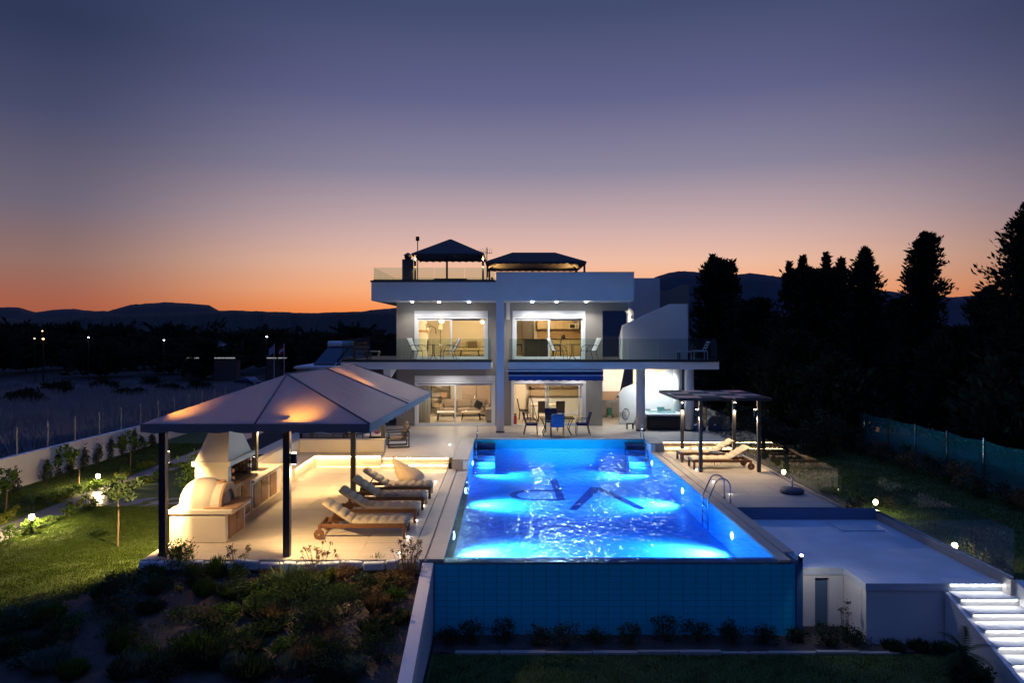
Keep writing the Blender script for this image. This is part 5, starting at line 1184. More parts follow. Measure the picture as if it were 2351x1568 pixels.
def shrub(name, label, loc, h, w, n, m, seed, leaf=.07, grp=None, stems=5, cat='shrub', shape='round', up=.3):
    rng = np.random.default_rng(seed); t = thing(name, label, cat, loc, 0, grp)
    b = MB()
    for k in range(stems):
        a = rng.uniform(0, 6.28); r_ = w * .35 * rng.random(); b.tube([(0, 0, -.03), (r_ * math.cos(a) * .6, r_ * math.sin(a) * .6, h * .4), (r_ * math.cos(a), r_ * math.sin(a), h * .8)], [.014, .01, .004], 4)
    b.build('stem', bark, t, world=False)
    # clumps inside an uneven envelope
    nc = max(6, n // 40); cc = []
    for k in range(nc):
        v = rng.normal(size=3); v /= np.linalg.norm(v); v *= rng.random() ** .33
        cc.append((v[0] * w * .42, v[1] * w * .42, h * .52 + v[2] * h * .42) if shape == 'round' else (v[0] * w * .42 * (1.15 - (v[2] + 1) * .5), v[1] * w * .42 * (1.15 - (v[2] + 1) * .5), h * .5 + v[2] * h * .46))
    cc = np.array(cc); idx = rng.integers(0, nc, n)
    p = cc[idx] + rng.normal(0, 1, (n, 3)) * np.array([w, w, h]) * .085
    p[:, 2] = np.maximum(p[:, 2], .02)
    leaves('foliage', p, leaf, m, t, rng, .5, up)
    return t
def tuft(name, label, loc, h, w, n, m, seed, grp=None, cat='plant', spread=.5, bw=.018):
    rng = np.random.default_rng(seed); t = thing(name, label, cat, loc, 0, grp)
    a = rng.uniform(0, 6.28, n); r_ = w * .4 * np.sqrt(rng.random(n)); hh = h * rng.uniform(.55, 1.05, n) * (1 - .35 * r_ / (w * .4))
    base = np.stack([r_ * np.cos(a) * .7, r_ * np.sin(a) * .7, np.zeros(n)], 1); tip = base + np.stack([np.cos(a) * spread * r_ + rng.normal(0, .03, n), np.sin(a) * spread * r_ + rng.normal(0, .03, n), hh], 1)
    d2 = np.stack([-np.sin(a + rng.normal(0, 1, n)), np.cos(a), np.zeros(n)], 1) * bw
    mid = base * .45 + tip * .55
    vs = np.stack([base - d2 * .6, base + d2 * .6, mid + d2, tip, mid - d2], 1).reshape(-1, 3); fs = np.arange(5 * n).reshape(-1, 5)
    npmesh('blades', vs, fs, m, t); return t
def stalks(name, label, loc, h, w, n, m, hm, seed, cat='plant', grp=None):
    rng = np.random.default_rng(seed); t = thing(name, label, cat, loc, 0, grp); b = MB(); pts = []
    for k in range(n):
        a = rng.uniform(0, 6.28); r_ = w * .5 * math.sqrt(rng.random()); hh = h * rng.uniform(.6, 1.05)
        b.tube([(r_ * .3 * math.cos(a), r_ * .3 * math.sin(a), 0), (r_ * math.cos(a), r_ * math.sin(a), hh)], [.006, .003], 4)
        pts.append(np.array([r_ * math.cos(a), r_ * math.sin(a), hh]) + rng.normal(0, .022, (26, 3)))
    b.build('stalk', m, t, world=False)
    for q_ in pts: leaves('flower_head', q_, .03, hm, t, rng, .8)
    p = rng.normal(0, 1, (n * 26, 3)) * np.array([w * .22, w * .22, h * .14]) + np.array([0, 0, h * .3]); p[:, 2] = np.abs(p[:, 2])
    leaves('foliage', p, .05, m, t, rng, .4, .5)
    return t
def hgt(px, pyb, pyt):
    x, y, z = ground_hit(px, pyb); return (x, y, z), (pyb - pyt) / 1650 * y
# the bed in front of the terrace
def place(fn, name, label, px, pyb, pyt, wpx, *a, **k):
    loc, h = hgt(px, pyb, pyt); w = wpx / 1650 * loc[1]
    return fn(name, label, loc, h, w, *a, **k)
place(shrub, 'rosemary_bush', 'twiggy green bush against the front left pavilion post', 413, 1316, 1240, 95, 1500, greenleaf, 1, leaf=.055, stems=16, up=.8)
place(shrub, 'low_shrub', 'small lime green shrub right of the twiggy bush', 452, 1318, 1288, 60, 600, limeleaf, 2, leaf=.04)
place(tuft, 'grass_tuft', 'tall upright green grass in the bed below the pizza oven', 498, 1328, 1268, 62, 420, greenleaf, 3)
place(stalks, 'sage_plant', 'grey green plant with flower spikes below the right pavilion post', 548, 1324, 1258, 62, 14, greyleaf, tanleaf, 4)
place(tuft, 'grass_tuft', 'tan dry grass tuft left of the agave', 628, 1326, 1296, 55, 380, tanleaf, 5)
place(tuft, 'agave', 'spiky agave rosette in the middle of the bed', 657, 1340, 1285, 70, 34, greyleaf, 6, spread=1.3, bw=.028)
place(stalks, 'umbel_flower', 'tall dry flower umbels lit by the pavilion lamp', 730, 1318, 1254, 85, 22, tanleaf, tanleaf, 7)
place(shrub, 'low_shrub', 'brown green shrub under the nearest lounger', 797, 1334, 1294, 70, 1000, tanleaf, 8, leaf=.045)
place(tuft, 'grass_tuft', 'green grass spears in front of the pool corner', 865, 1312, 1266, 62, 260, greenleaf, 9)
place(stalks, 'umbel_flower', 'cluster of dark dry umbels at the right end of the bed', 934, 1336, 1252, 78, 30, tanleaf, tanleaf, 10)
fl1 = place(shrub, 'flower_clump', 'yellow flowers near the white garden wall', 927, 1346, 1326, 22, 90, greenleaf, 11, leaf=.03, cat='flowers'); leaves('petals', np.random.default_rng(5).normal(0, .05, (26, 3)) + np.array([0, 0, .16]), .04, yellow, fl1, np.random.default_rng(6), .9)
fl2 = place(shrub, 'flower_clump', 'yellow flowers in bare soil near the lawn corner', 411, 1366, 1350, 30, 80, darkleaf, 12, leaf=.03, cat='flowers'); leaves('petals', np.random.default_rng(7).normal(0, .06, (24, 3)) + np.array([0, 0, .13]), .045, yellow, fl2, np.random.default_rng(8), .9)
BED = [('tan fuzzy shrub left of the dry umbels by the wall', 855, 1358, 1318, 75, tanleaf), ('green leafy shrub against the white garden wall', 909, 1384, 1342, 62, greenleaf), ('dark green leafy bush in the centre of the bed', 720, 1400, 1345, 110, darkleaf), ('broad dark green bush right of the bed centre', 790, 1420, 1350, 120, darkleaf), ('dark green bush nearest below the wide centre bush', 745, 1446, 1390, 105, darkleaf), ('dark bush at the corner between lawn and bed', 268, 1368, 1315, 100, darkleaf), ('dark spreading bush left of the twiggy bush', 340, 1330, 1298, 80, darkleaf), ('brown green shrub below the agave', 610, 1362, 1326, 75, greenleaf), ('pale green shrub below the spiked sage', 545, 1366, 1330, 70, greyleaf), ('grey shrub in the dark middle of the bed', 700, 1362, 1325, 70, tanleaf), ('low dark shrub on the bare slope', 610, 1450, 1415, 110, darkleaf), ('round clipped green shrub low in the bed', 648, 1500, 1462, 80, greenleaf), ('low dark plants near the lower lawn corner', 140, 1470, 1430, 90, darkleaf), ('dark low shrub at the left picture edge', 30, 1450, 1412, 90, darkleaf), ('dark low shrub below the centre of the bed', 520, 1420, 1392, 90, darkleaf), ('low dark shrub by the lower end of the garden wall', 870, 1480, 1440, 80, darkleaf), ('dark leafy shrub in the bottom middle of the bed', 745, 1556, 1515, 80, darkleaf), ('low dark shrub in the bottom left bed', 380, 1556, 1520, 80, darkleaf)]
for k, (lab, px, b_, t_, w, m) in enumerate(BED): place(shrub, 'bed_shrub', lab, px, b_, t_, w, 900, m, 50 + k, leaf=.05, grp='shrubs in the garden bed')
TU = [('upright green grass clump below the lawn corner shrubs', 469, 1374, 1322, 50, greenleaf), ('green lavender clump in the lower left bed', 280, 1494, 1432, 60, greenleaf), ('grey lavender clump at the bottom left', 300, 1552, 1490, 85, greyleaf), ('tall green grass clump left of the pale lavender', 445, 1515, 1440, 95, greenleaf), ('pale green lavender clump at the bottom edge', 536, 1552, 1490, 52, greyleaf), ('bushy grey lavender right of the clipped shrub', 669, 1552, 1492, 72, greyleaf), ('grey lavender left of the garden wall foot', 809, 1556, 1500, 66, greyleaf), ('grey feathery grass at the far bottom left', 112, 1545, 1490, 90, greyleaf), ('pinkish dry grass clump near the garden wall', 868, 1408, 1350, 55, tanleaf)]
for k, (lab, px, b_, t_, w, m) in enumerate(TU): place(tuft, 'lavender_clump', lab, px, b_, t_, w, 520, m, 80 + k, grp='lavender and grass clumps in the bed', spread=.7)
rng = np.random.default_rng(77); kk = 0
def bed_fill(name, label, lo, hi, n, ms, hs, ws, grp, edge=False):
    global kk
    c = 0; place_ = label
    while c < n:
        px = rng.uniform(lo, hi); py = rng.uniform(1345, 1575)
        loc = ground_hit(px, py) if not edge else None
        if edge: x = -7.3 + (c + rng.random()) * 5.3 / n; y = rng.uniform(14.2, 14.75); loc = (x, y, float(g(x, y)))
        if loc[1] > bed_edge(loc[0]) - .08 or loc[0] > -1.95: continue
        m = ms[c % len(ms)]; h = rng.uniform(*hs); w = rng.uniform(*ws); kk += 1; c += 1
        kw = 'grass tuft' if c % 3 == 2 else ('stalky weed' if c % 7 == 3 else 'leafy weed'); cw = {darkleaf: 'dark green', greenleaf: 'fresh green', greyleaf: 'grey green', tanleaf: 'dry brown', limeleaf: 'lime green'}[m]
        label = cw + ' ' + kw + ' ' + place_; grp = label
        if c % 3 == 2: tuft(name, label, loc, h * 1.1, w * .8, 380, m, 900 + kk, grp=grp, spread=.9)
        elif c % 7 == 3: stalks(name, label, loc, h * 1.3, w * .8, 9, m, tanleaf, 900 + kk, grp=grp)
        else: shrub(name, label, loc, h, w, 760, m, 900 + kk, leaf=.045, grp=grp, cat='plant', stems=7)
bed_fill('weed_clump', 'in the left part of the dark bed', 20, 330, 30, [darkleaf, greenleaf, darkleaf, greyleaf], (.2, .45), (.5, .9), 'weedy plants left in the bed')
bed_fill('weed_clump', 'in the middle of the dark bed', 330, 620, 32, [darkleaf, darkleaf, greenleaf], (.2, .48), (.5, .9), 'weedy plants in the middle of the bed')
bed_fill('weed_clump', 'in the right part of the bed near the white wall', 620, 920, 34, [darkleaf, darkleaf, tanleaf, darkleaf], (.22, .5), (.5, .95), 'weedy plants right in the bed')
bed_fill('edge_plant', 'along the lit terrace front edge', 0, 1, 22, [greenleaf, tanleaf, greyleaf, limeleaf], (.16, .38), (.3, .5), 'plants along the terrace edge', True)
# pebbles scattered on the lit soil
rng = np.random.default_rng(4); b = MB()
for k in range(420):
    x = rng.uniform(-7.3, -1.9); y = rng.uniform(13.2, 14.8); z = float(g(x, y)) + .03; s = rng.uniform(.015, .05)
    b.obox((x, y, z), (s, s * .8, s * .55), Matrix.Rotation(rng.uniform(0, 3), 3, 'Z') @ Matrix.Rotation(rng.uniform(-.5, .5), 3, 'X'))
o = b.build('pebbles', mat('pale_pebble', (.3, .25, .2), .85, var=.2)); tag(o, 'pale pebbles scattered on the soil bed', 'pebbles', kind='stuff')
# rough stone edge under the deck
se = thing('stone_footing', 'rough stone footing along the terrace front edge', 'footing', (-4.6, 14.9, -.6)); x = -7.6
while x < -2.1:
    l = rng.uniform(.25, .55); MB().obox((x + l / 2, 14.9 + rng.uniform(-.03, .02), -.44 + rng.uniform(-.02, .02)), (l, .14, .15 + rng.uniform(0, .05)), Matrix.Rotation(rng.uniform(-.08, .08), 3, 'Y')).build('footing_stone', conc, se, bev=.03); x += l + .02
box(-7.6, -2.0, 14.915, 14.929, LD - .055, LD).build('edge_trim', cop_m, se)
# shrubs at the foot of the pool wall
PW = [1035, 1080, 1155, 1235, 1300, 1370, 1445, 1530, 1600, 1680, 1755, 1835, 1900, 1960]
PD = ['by the white garden wall', 'second from the garden wall', 'third from the garden wall', 'fourth from the garden wall', 'fifth from the garden wall', 'sixth from the garden wall', 'in the middle of the row', 'right of the middle of the row', 'seventh from the right stairs block', 'sixth from the right stairs block', 'fifth from the right stairs block', 'at the pool corner pier', 'in front of the blue recess', 'beside the white right wall']
rng = np.random.default_rng(9)
for k, px in enumerate(PW):
    Y = 14.45 + rng.uniform(-.1, .15); h = rng.uniform(.28, .55)
    shrub('wall_shrub', 'dark feathery shrub at the pool wall foot, ' + PD[k], (at(px, Y), Y, -1.92), h, rng.uniform(.55, .8), 900, darkleaf, 120 + k, leaf=.045, grp='shrubs at the pool wall foot', stems=9, up=.7)
stalks('mullein', 'tall dark plant spike between the blue recess and right wall', (at(1942, 14.6), 14.6, -1.92), .8, .3, 7, darkleaf, darkleaf, 140)
for k, (px, Y, lab) in enumerate(((2050, 14.2, 'low grass tuft below the right white wall'), (2110, 14.2, 'second grass tuft below the right white wall'), (2165, 14.1, 'dark bush at the stairs corner'))):
    tuft('grass_tuft', lab, (at(px, Y), Y, -1.92), .3, .5, 260, darkleaf, 150 + k)
# palms by the stairs
def palm(label, loc, h, n, L, seed):
    rng = np.random.default_rng(seed); t = thing('palm', label, 'palm', loc)
    MB().tube([(0, 0, -.05), (.02, 0, h * .5), (0, .02, h)], [.11, .09, .07], 10).build('trunk', bark, t, world=False)
    for k in range(n):
        a = rng.uniform(0, 6.28); el = rng.uniform(-.1, 1.25); pts = []; p = Vector((0, 0, h)); d = Vector((math.cos(a) * math.cos(el), math.sin(a) * math.cos(el), math.sin(el)))
        for s in range(9): pts.append(p.copy()); p = p + d * L / 8; d = (d + Vector((0, 0, -.16))).normalized()
        vs = []; fs = []
        for s in range(1, 9):
            q = pts[s]; tg = (pts[s] - pts[s - 1]).normalized(); sd = tg.cross(Vector((0, 0, 1)))
            if sd.length < 1e-3: sd = Vector((1, 0, 0))
            sd.normalize(); ll = L * .28 * (1 - abs(s / 8 - .45))
            for sg in (-1, 1):
                for f_ in (0, .5):
                    qq = q - tg * f_ * L / 8; e = qq + sd * sg * ll + tg * ll * .6 + Vector((0, 0, -.25 * ll)); o_ = len(vs); vs += [qq - tg * .012, qq + tg * .012, e]; fs.append((o_, o_ + 1, o_ + 2))
        MB().add(vs, fs).build('frond', darkleaf, t, world=False)
    return t
palm('small dark palm left of the lit stairs', (at(2212, 12.9), 12.9, -1.92), .55, 16, .5, 1)
palm('palm with drooping fronds across the lit stairs', (10.05, 12.35, -1.92), 1.25, 14, .62, 2)
shrub('yucca_bush', 'broad dark bush at the foot of the lit stairs', (at(2230, 12.75), 12.75, -1.92), .5, .7, 1200, darkleaf, 160, leaf=.09, up=.2)
# the garden on the left
def sapling(label, px, pyb, pyt, wpx, m, seed, lean=0):
    loc, h = hgt(px, pyb, pyt); w = wpx / 1650 * loc[1]; rng = np.random.default_rng(seed); t = thing('young_tree', label, 'tree', loc, 0, 'young trees on the left')
    MB().tube([(0, 0, -.05), (.02, 0, h * .4), (lean, 0, h * .8)], [.022, .018, .008], 7).build('trunk', mat('pale_bark', (.2, .15, .1), .9), t, world=False)
    n = 650; nc = 16; cc = rng.normal(0, 1, (nc, 3)) * np.array([w * .24, w * .24, h * .13]) + np.array([lean, 0, h * .76]); p = cc[rng.integers(0, nc, n)] + rng.normal(0, .055, (n, 3))
    leaves('crown', p, .085, m, t, rng, .55)
sapling('thin young tree alone on the lit lawn', 270, 1258, 1085, 80, darkleaf, 1)
sapling('young leafy tree behind the nearer path lamp', 181, 1114, 1030, 70, greenleaf, 2, -.3)
sapling('young leafy tree before the far end of the white wall', 299, 1072, 998, 55, greenleaf, 3, -.1)
sapling('young tree at the left picture edge', 14, 1172, 1080, 60, greenleaf, 4)
CYP = [(34, 1127, 1060, 'first'), (106, 1108, 1045, 'second'), (134, 1098, 1028, 'third'), (160, 1088, 1030, 'fourth'), (192, 1077, 1014, 'fifth'), (225, 1065, 1000, 'sixth'), (254, 1057, 998, 'seventh'), (281, 1046, 988, 'eighth'), (309, 1037, 978, 'ninth'), (326, 1031, 985, 'tenth'), (349, 1024, 985, 'eleventh')]
for k, (px, b_, t_, od) in enumerate(CYP):
    loc = (-15.1, 15.1 * 1650 / (1162 - px), -.62); shrub('cypress_shrub', od + ' small conical cypress from the left along the white boundary wall', loc, (b_ - t_) / 1650 * loc[1], .42 + .05 * (k % 3), 620, cypm, 200 + k, leaf=.075, grp='cypresses along the boundary wall', stems=2, shape='cone', up=.9)
shrub('round_bush', 'large dense green bush behind the barbecue hood', (-8.35, 20.3, -.62), 1.75, 1.75, 5200, greenleaf, 230, leaf=.085, stems=9)
# low plants lining the path
rng = np.random.default_rng(17); k = 0
for y in np.arange(15.5, 27, .55):
    for x, sd in ((-11.85, 'lawn side'), (-13.15, 'wall side')):
        if rng.random() < .82:
            shrub('path_plant', 'low leafy border plant on the %s of the garden path, %s' % (sd, 'before the first lamp' if y < 17.9 else ('between the two lamps' if y < 23 else 'beyond the second lamp')), (x + rng.uniform(-.12, .12), y + rng.uniform(-.15, .15), -.62), rng.uniform(.22, .42), rng.uniform(.4, .6), 330, limeleaf if rng.random() < .35 else greenleaf, 300 + k, leaf=.07, grp='path border plants, %s %s' % (sd, 'near' if y < 17.9 else ('middle' if y < 23 else 'far')), stems=3); k += 1
def bollard(label, loc, e, grp, h=.38):
    t = thing('garden_lamp', label, 'lamp', loc, 0, grp)
    MB().lathe([(.05, 0), (.035, .02), (.03, h - .12)], 12).build('stem', dkframe, t, world=False)
    MB().lathe([(.03, h - .10), (.05, h - .08), (.062, h - .03), (.05, h + .025), (.015, h + .04)], 16).build('lamp_globe', emis('globe_b%d' % len(MT), (1, .74, .42), 45), t, world=False, smooth=True)
    light('SPOT', (loc[0], loc[1], loc[2] + h + .12), e, (1, .70, .34), t, aim=(0, 0, -1), size=.05, cone=166, blend=.35)
bollard('bright globe lamp on the lawn side of the path', (-11.75, 17.8, -.6), 420, 'garden path lamps', .44)
bollard('bright globe lamp on the wall side of the path', (-13.12, 23.1, -.6), 260, 'garden path lamps')
bollard('bright garden lamp behind the glass by the umbrella stand', (9.3, 24.1, -.62), 50, 'garden lamps behind the glass', .34)
bollard('bright garden lamp behind the long glass fence', (10.32, 20.1, -.74), 75, 'garden lamps behind the glass', .4)
bollard('bright garden lamp at the kerb near the lit stairs', (10.32, 16.55, -1.0), 75, 'garden lamps behind the glass', .5)
for k, (px, Y, h, w) in enumerate(((1965, 19.9, .45, .6), (2030, 20.9, .5, .6), (2235, 16.9, .6, .6), (2262, 16.4, .5, .5), (2300, 16.2, .4, .5))):
    shrub('fence_shrub', 'olive shrub behind the glass fence, %s from the pool' % ordn[k], (at(px, Y), Y, float(g(at(px, Y), Y))), h, w, 500, olive, 400 + k, leaf=.06, grp='shrubs behind the glass fence')
# boundary wall and wire posts
wl = tag(MB().prism([(12, .5), (24, .43), (40, .26), (40, -.9), (12, -1.9)], 'x', -15.8, -15.62).build('boundary_wall', white), 'long white boundary wall along the left garden', 'wall')
galv = mat('dull_galvanised', (.30, .31, .33), .7, var=.1)
for k in range(13):
    y = 21.5 + k * 1.56
    t = thing('fence_post', 'thin steel fence post on the boundary wall, %s from the left' % (ordn + ['ninth', 'tenth', 'eleventh', 'twelfth', 'thirteenth'])[k], 'post', (-15.7, y, .3), 0, 'steel posts on the boundary wall')
    MB().tube([(0, 0, 0), (0, 0, 1.0 - .004 * k)], .022, 8).build('pole', galv, t, world=False); MB().lathe([(.03, 0), (.03, .02), (.01, .03)], 8, (0, 0, .995 - .004 * k))  .build('cap', galv, t, world=False)
# lawn grass blades
def grass(name, label, x0, x1, y0, y1, n, h, m, seed, keep=None, bw=.006):
    rng = np.random.default_rng(seed); x = rng.uniform(x0, x1, n); y = rng.uniform(y0, y1, n)
    if keep is not None: k = keep(x, y); x, y = x[k], y[k]
    n = len(x); z = g(x, y); hh = h * rng.uniform(.5, 1.2, n); a = rng.uniform(0, 6.28, n); tl = rng.normal(0, .35, (n, 2)) * hh[:, None]
    p = np.stack([x, y, z], 1); d = np.stack([np.cos(a), np.sin(a), 0 * a], 1) * bw; tip = p + np.stack([tl[:, 0], tl[:, 1], hh], 1)
    o = npmesh(name, np.stack([p - d, p + d, tip], 1).reshape(-1, 3), np.arange(3 * n).reshape(-1, 3), m); tag(o, label, 'grass', kind='stuff'); return o
grass('lawn_grass', 'short mown grass on the lit lawn', -12, -7.6, 11, 20.5, 210000, .06, grass_m, 1, lambda x, y: (y > bed_edge(x) - .1), .008)
grass('lawn_grass', 'short grass between path and boundary wall', -15.5, -13.1, 14, 32, 50000, .07, grass_m, 2, None, .012)
grass('lawn_grass', 'dark grass below the pool wall', -1.4, 8.7, 11.5, 14.0, 60000, .07, grass_m, 3)
grass('lawn_grass', 'dark grass beyond the glass fence', 10.2, 15.5, 12, 32, 60000, .08, grass_m, 4, None, .012)
# ---------------------------------------------------------------- the fields and neighbours
rng = np.random.default_rng(21)
def tuft_field(name, label, n, x0, x1, y0, y1, h, m, seed, clump=120):
    rng = np.random.default_rng(seed); cx = rng.uniform(x0, x1, clump); cy = y0 + (y1 - y0) * rng.random(clump) ** 1.4; i = rng.integers(0, clump, n)
    sz = rng.uniform(.4, 2.6, clump); x = cx[i] + rng.normal(0, 1, n) * sz[i]; y = cy[i] + rng.normal(0, .7, n) * sz[i]; k = (x < -16.2); x, y = x[k], y[k]; n = len(x)
    z = g(x, y); hh = h * rng.uniform(.4, 1.3, n); a = rng.uniform(0, 6.28, n); tl = rng.normal(0, .25, (n, 2)) * hh[:, None]
    p = np.stack([x, y, z], 1); d = np.stack([np.cos(a), np.sin(a), 0 * a], 1) * .03; tip = p + np.stack([tl[:, 0], tl[:, 1], hh], 1)
    tag(npmesh(name, np.stack([p - d, p + d, tip], 1).reshape(-1, 3), np.arange(3 * n).reshape(-1, 3), m), label, 'grass', kind='stuff')
tuft_field('wild_grass', 'pale dry wild grass on the dark field', 90000, -75, -17, 30, 105, .8, drygrass, 5, 150)
tuft_field('wild_grass', 'low pale weeds near the boundary wall', 40000, -45, -16.5, 20, 60, .45, drygrass, 6, 80)
FS = [(300, 940, 60, 1.6, 'left of the wire posts'), (390, 925, 70, 1.8, 'above the pavilion eave'), (240, 880, 88, 2.2, 'in the far field'), (460, 890, 85, 2.0, 'in front of the parked car'), (130, 900, 75, 2.2, 'in the left field'), (60, 960, 50, 1.8, 'at the left edge of the field'), (345, 870, 100, 2.4, 'below the middle street lamp')]
for k, (px, py, Y, w, lab) in enumerate(FS):
    x = at(px, Y); shrub('field_bush', 'dark scrubby bush ' + lab, (x, Y, float(g(x, Y))), w * .7, w * 1.5, 1200, conif, 500 + k, leaf=.3, grp='bushes in the dark field', stems=4)
TL = [(-20, 128, 8, 11), (60, 140, 7.5, 12), (150, 150, 7, 12), (230, 125, 5.5, 11), (310, 150, 6.5, 12), (395, 135, 6, 11), (470, 120, 6, 11), (545, 135, 7, 11), (620, 150, 7.5, 12), (700, 120, 7, 11), (770, 110, 7, 11), (850, 95, 6, 9), (900, 120, 7, 11)]
TN = ['at the left picture edge', 'below the first low hill', 'left of the orange lights', 'under the left street lamp', 'between the left and middle street lamps', 'behind the middle street lamp', 'left of the pale tower', 'behind the pale tower', 'behind the flags', 'right of the flags', 'above the solar roof', 'left of the villa balcony', 'behind the villa balcony end']
for k, (px, Y, h, w) in enumerate(TL):
    x = at(px, Y); conifer('dark round tree in the far tree line ' + TN[k], x, Y, h, [(.1, w * .55), (.4, w * .62), (.7, w * .5), (.9, w * .3), (1, w * .1)], 3600, 600 + k, leaf=.8, grp='far tree line on the left')
for k in range(9):
    px = -60 + k * 110 + rng.uniform(-20, 20); Y = 185 + rng.uniform(-15, 15)
    conifer('distant dark tree, %s from the left behind the far tree line' % (ordn + ['ninth'])[k], at(px, Y), Y, rng.uniform(6.5, 9), [(.05, 12), (.4, 13), (.75, 9), (1, 2.5)], 2200, 640 + k, leaf=1.2, grp='distant trees on the left')
def street_lamp(label, px, py, Y, col, e, grp='street lamps in the distance', r=.16):
    x = at(px, Y); z0 = float(g(x, Y)); z = zt(py, Y); t = thing('street_lamp', label, 'street lamp', (x, Y, z0), 0, grp)
    MB().tube([(0, 0, 0), (0, 0, z - z0 - .1), (.2, -.3, z - z0 + .1)], .06, 6).build('lamp_post', dkframe, t, world=False)
    MB().lathe([(.001, -r * .6), (r, -r * .3), (r, r * .2), (.001, r * .5)], 10, (.2, -.4, z - z0)).build('lamp_head', emis('street_%d' % len(MT), col, e), t, world=False)
    return t
street_lamp('white street lamp left above the dark field', 203, 775, 112, (.85, .93, 1), 30, r=.11); street_lamp('white street lamp in the middle above the dark field', 376, 781, 105, (.85, .93, 1), 30, r=.11); street_lamp('white street lamp above the parked car', 611, 773, 105, (.95, .97, 1), 30, r=.11)
street_lamp('small orange light, upper of two at far left', 98, 760, 118, (1, .6, .2), 14, r=.1); street_lamp('small orange light, lower of two at far left', 100, 778, 110, (1, .55, .15), 22, r=.14); street_lamp('faint pale light far left beside the orange ones', 80, 777, 112, (.9, .8, .5), 8, r=.1)
for k, (px, w, lab) in enumerate(((438, 2.6, 'left'), (516, 2.8, 'middle'), (636, 2.9, 'right'))):
    Y = 118; x = at(px, Y); z0 = float(g(x, Y)); t = thing('low_kiosk', 'low dark kiosk with a pale light strip, %s of three' % lab, 'kiosk', (x, Y, z0), 0, 'low kiosks by the road')
    zz = zt(823, Y) - z0; box(-w * .65, w * .65, 0, 2, 0, zz).build('kiosk_wall', mat('dark_render', (.10, .09, .085), .85), t, world=False); box(-w * .7, w * .7, -.3, 2.2, zz + .25, zz + .4).build('kiosk_roof', dkframe, t, world=False); box(-w * .6, w * .6, -.1, -.02, zz, zz + .16).build('light_strip', emis('strip_%d' % k, (.85, .85, .9), .35), t, world=False)
Y = 122; x = at(505, Y); z0 = float(g(x, Y)); t = thing('water_tower', 'small pale grey tower among the far trees', 'tower', (x, Y, z0)); box(-.9, .9, -.9, .9, 0, zt(790, Y) - z0).build('tower_wall', mat('pale_tower', (.5, .55, .65), .8), t, world=False); MB().lathe([(1.2, 0), (.2, .5)], 4, (0, 0, zt(790, Y) - z0)).build('tower_roof', dkframe, t, world=False)
# flags
for k, (px, lab) in enumerate(((629, 'flagpole with a blue and white flag'), (652, 'flagpole with a red and white flag'))):
    Y = 100; x = at(px, Y); z0 = float(g(x, Y)); hh = zt(789, Y) - z0; t = thing('flagpole', lab, 'flagpole', (x, Y, z0)); MB().tube([(0, 0, 0), (0, 0, hh)], .05, 8).build('pole', alu, t, world=False)
    cols = [mat('flag_blue', (.02, .06, .3), .8), mat('flag_white', (.6, .62, .68), .8)] if k == 0 else [mat('flag_red', (.4, .02, .03), .8), mat('flag_white', (.6, .62, .68), .8)]
    nb = 9 if k == 0 else 3
    for i in range(nb):
        s = -1; u0, u1 = i / nb, (i + 1) / nb; L = .75
        pts = []
        for q in range(5):
            xx = s * L * q / 4; dr = -.55 * (q / 4) ** 1.3
            pts.append([(xx, .08 * math.sin(q * 1.7), hh - .2 - 1.1 * u0 + dr), (xx, .08 * math.sin(q * 1.7), hh - .2 - 1.1 * u1 + dr)])
        vs = [p for r_ in pts for p in r_]; MB().add(vs, [(2 * q, 2 * q + 2, 2 * q + 3, 2 * q + 1) for q in range(4)]).build('flag_stripe', cols[i % 2], t, world=False, solid=.01)
# parked car
Y = 100; x = at(569, Y); car = thing('parked_car', 'dark car parked on the dark field', 'car', (x, Y, float(g(x, Y))), R(-30))
paint = mat('dark_car_paint', (.03, .045, .09), .2, metal=.4, var=.02); cg = mat('car_glass', (.12, .16, .24), .05, var=0)
prof = [(-2.05, .35), (-2.1, .7), (-1.95, 1.0), (-1.3, 1.05), (-.75, 1.42), (.6, 1.46), (1.35, 1.02), (1.95, .9), (2.08, .65), (2.05, .35)]
MB().prism(prof, 'y', -.82, .82).build('body', paint, car, world=False, bev=.09)
for s in (-1, 1):
    MB().prism([(-1.1, 1.06), (-.68, 1.36), (.55, 1.39), (1.1, 1.05)], 'y', s * .825, s * .835).build('side_window', cg, car, world=False)
    for xx in (-1.3, 1.3):
        wl_ = MB().lathe([(.001, -.1), (.2, -.11), (.33, -.1), (.34, 0), (.33, .1), (.2, .11), (.001, .1)], 20).build('wheel', dkframe, car, world=False); wl_.rotation_euler = (R(90), 0, 0); wl_.location = (xx, s * .78, .34)
    MB().obox((2.03, s * .6, .72), (.08, .3, .12), Matrix.Identity(3)).build('headlight', alu, car, world=False)
MB().add([(.66, -.7, 1.44), (.66, .7, 1.44), (1.33, .74, 1.06), (1.33, -.74, 1.06)], [(0, 1, 2, 3)]).build('windscreen', cg, car, world=False, solid=.03)
MB().add([(-.8, -.7, 1.42), (-.8, .7, 1.42), (-1.3, .74, 1.08), (-1.3, -.74, 1.08)], [(0, 1, 2, 3)]).build('rear_window', cg, car, world=False, solid=.03)
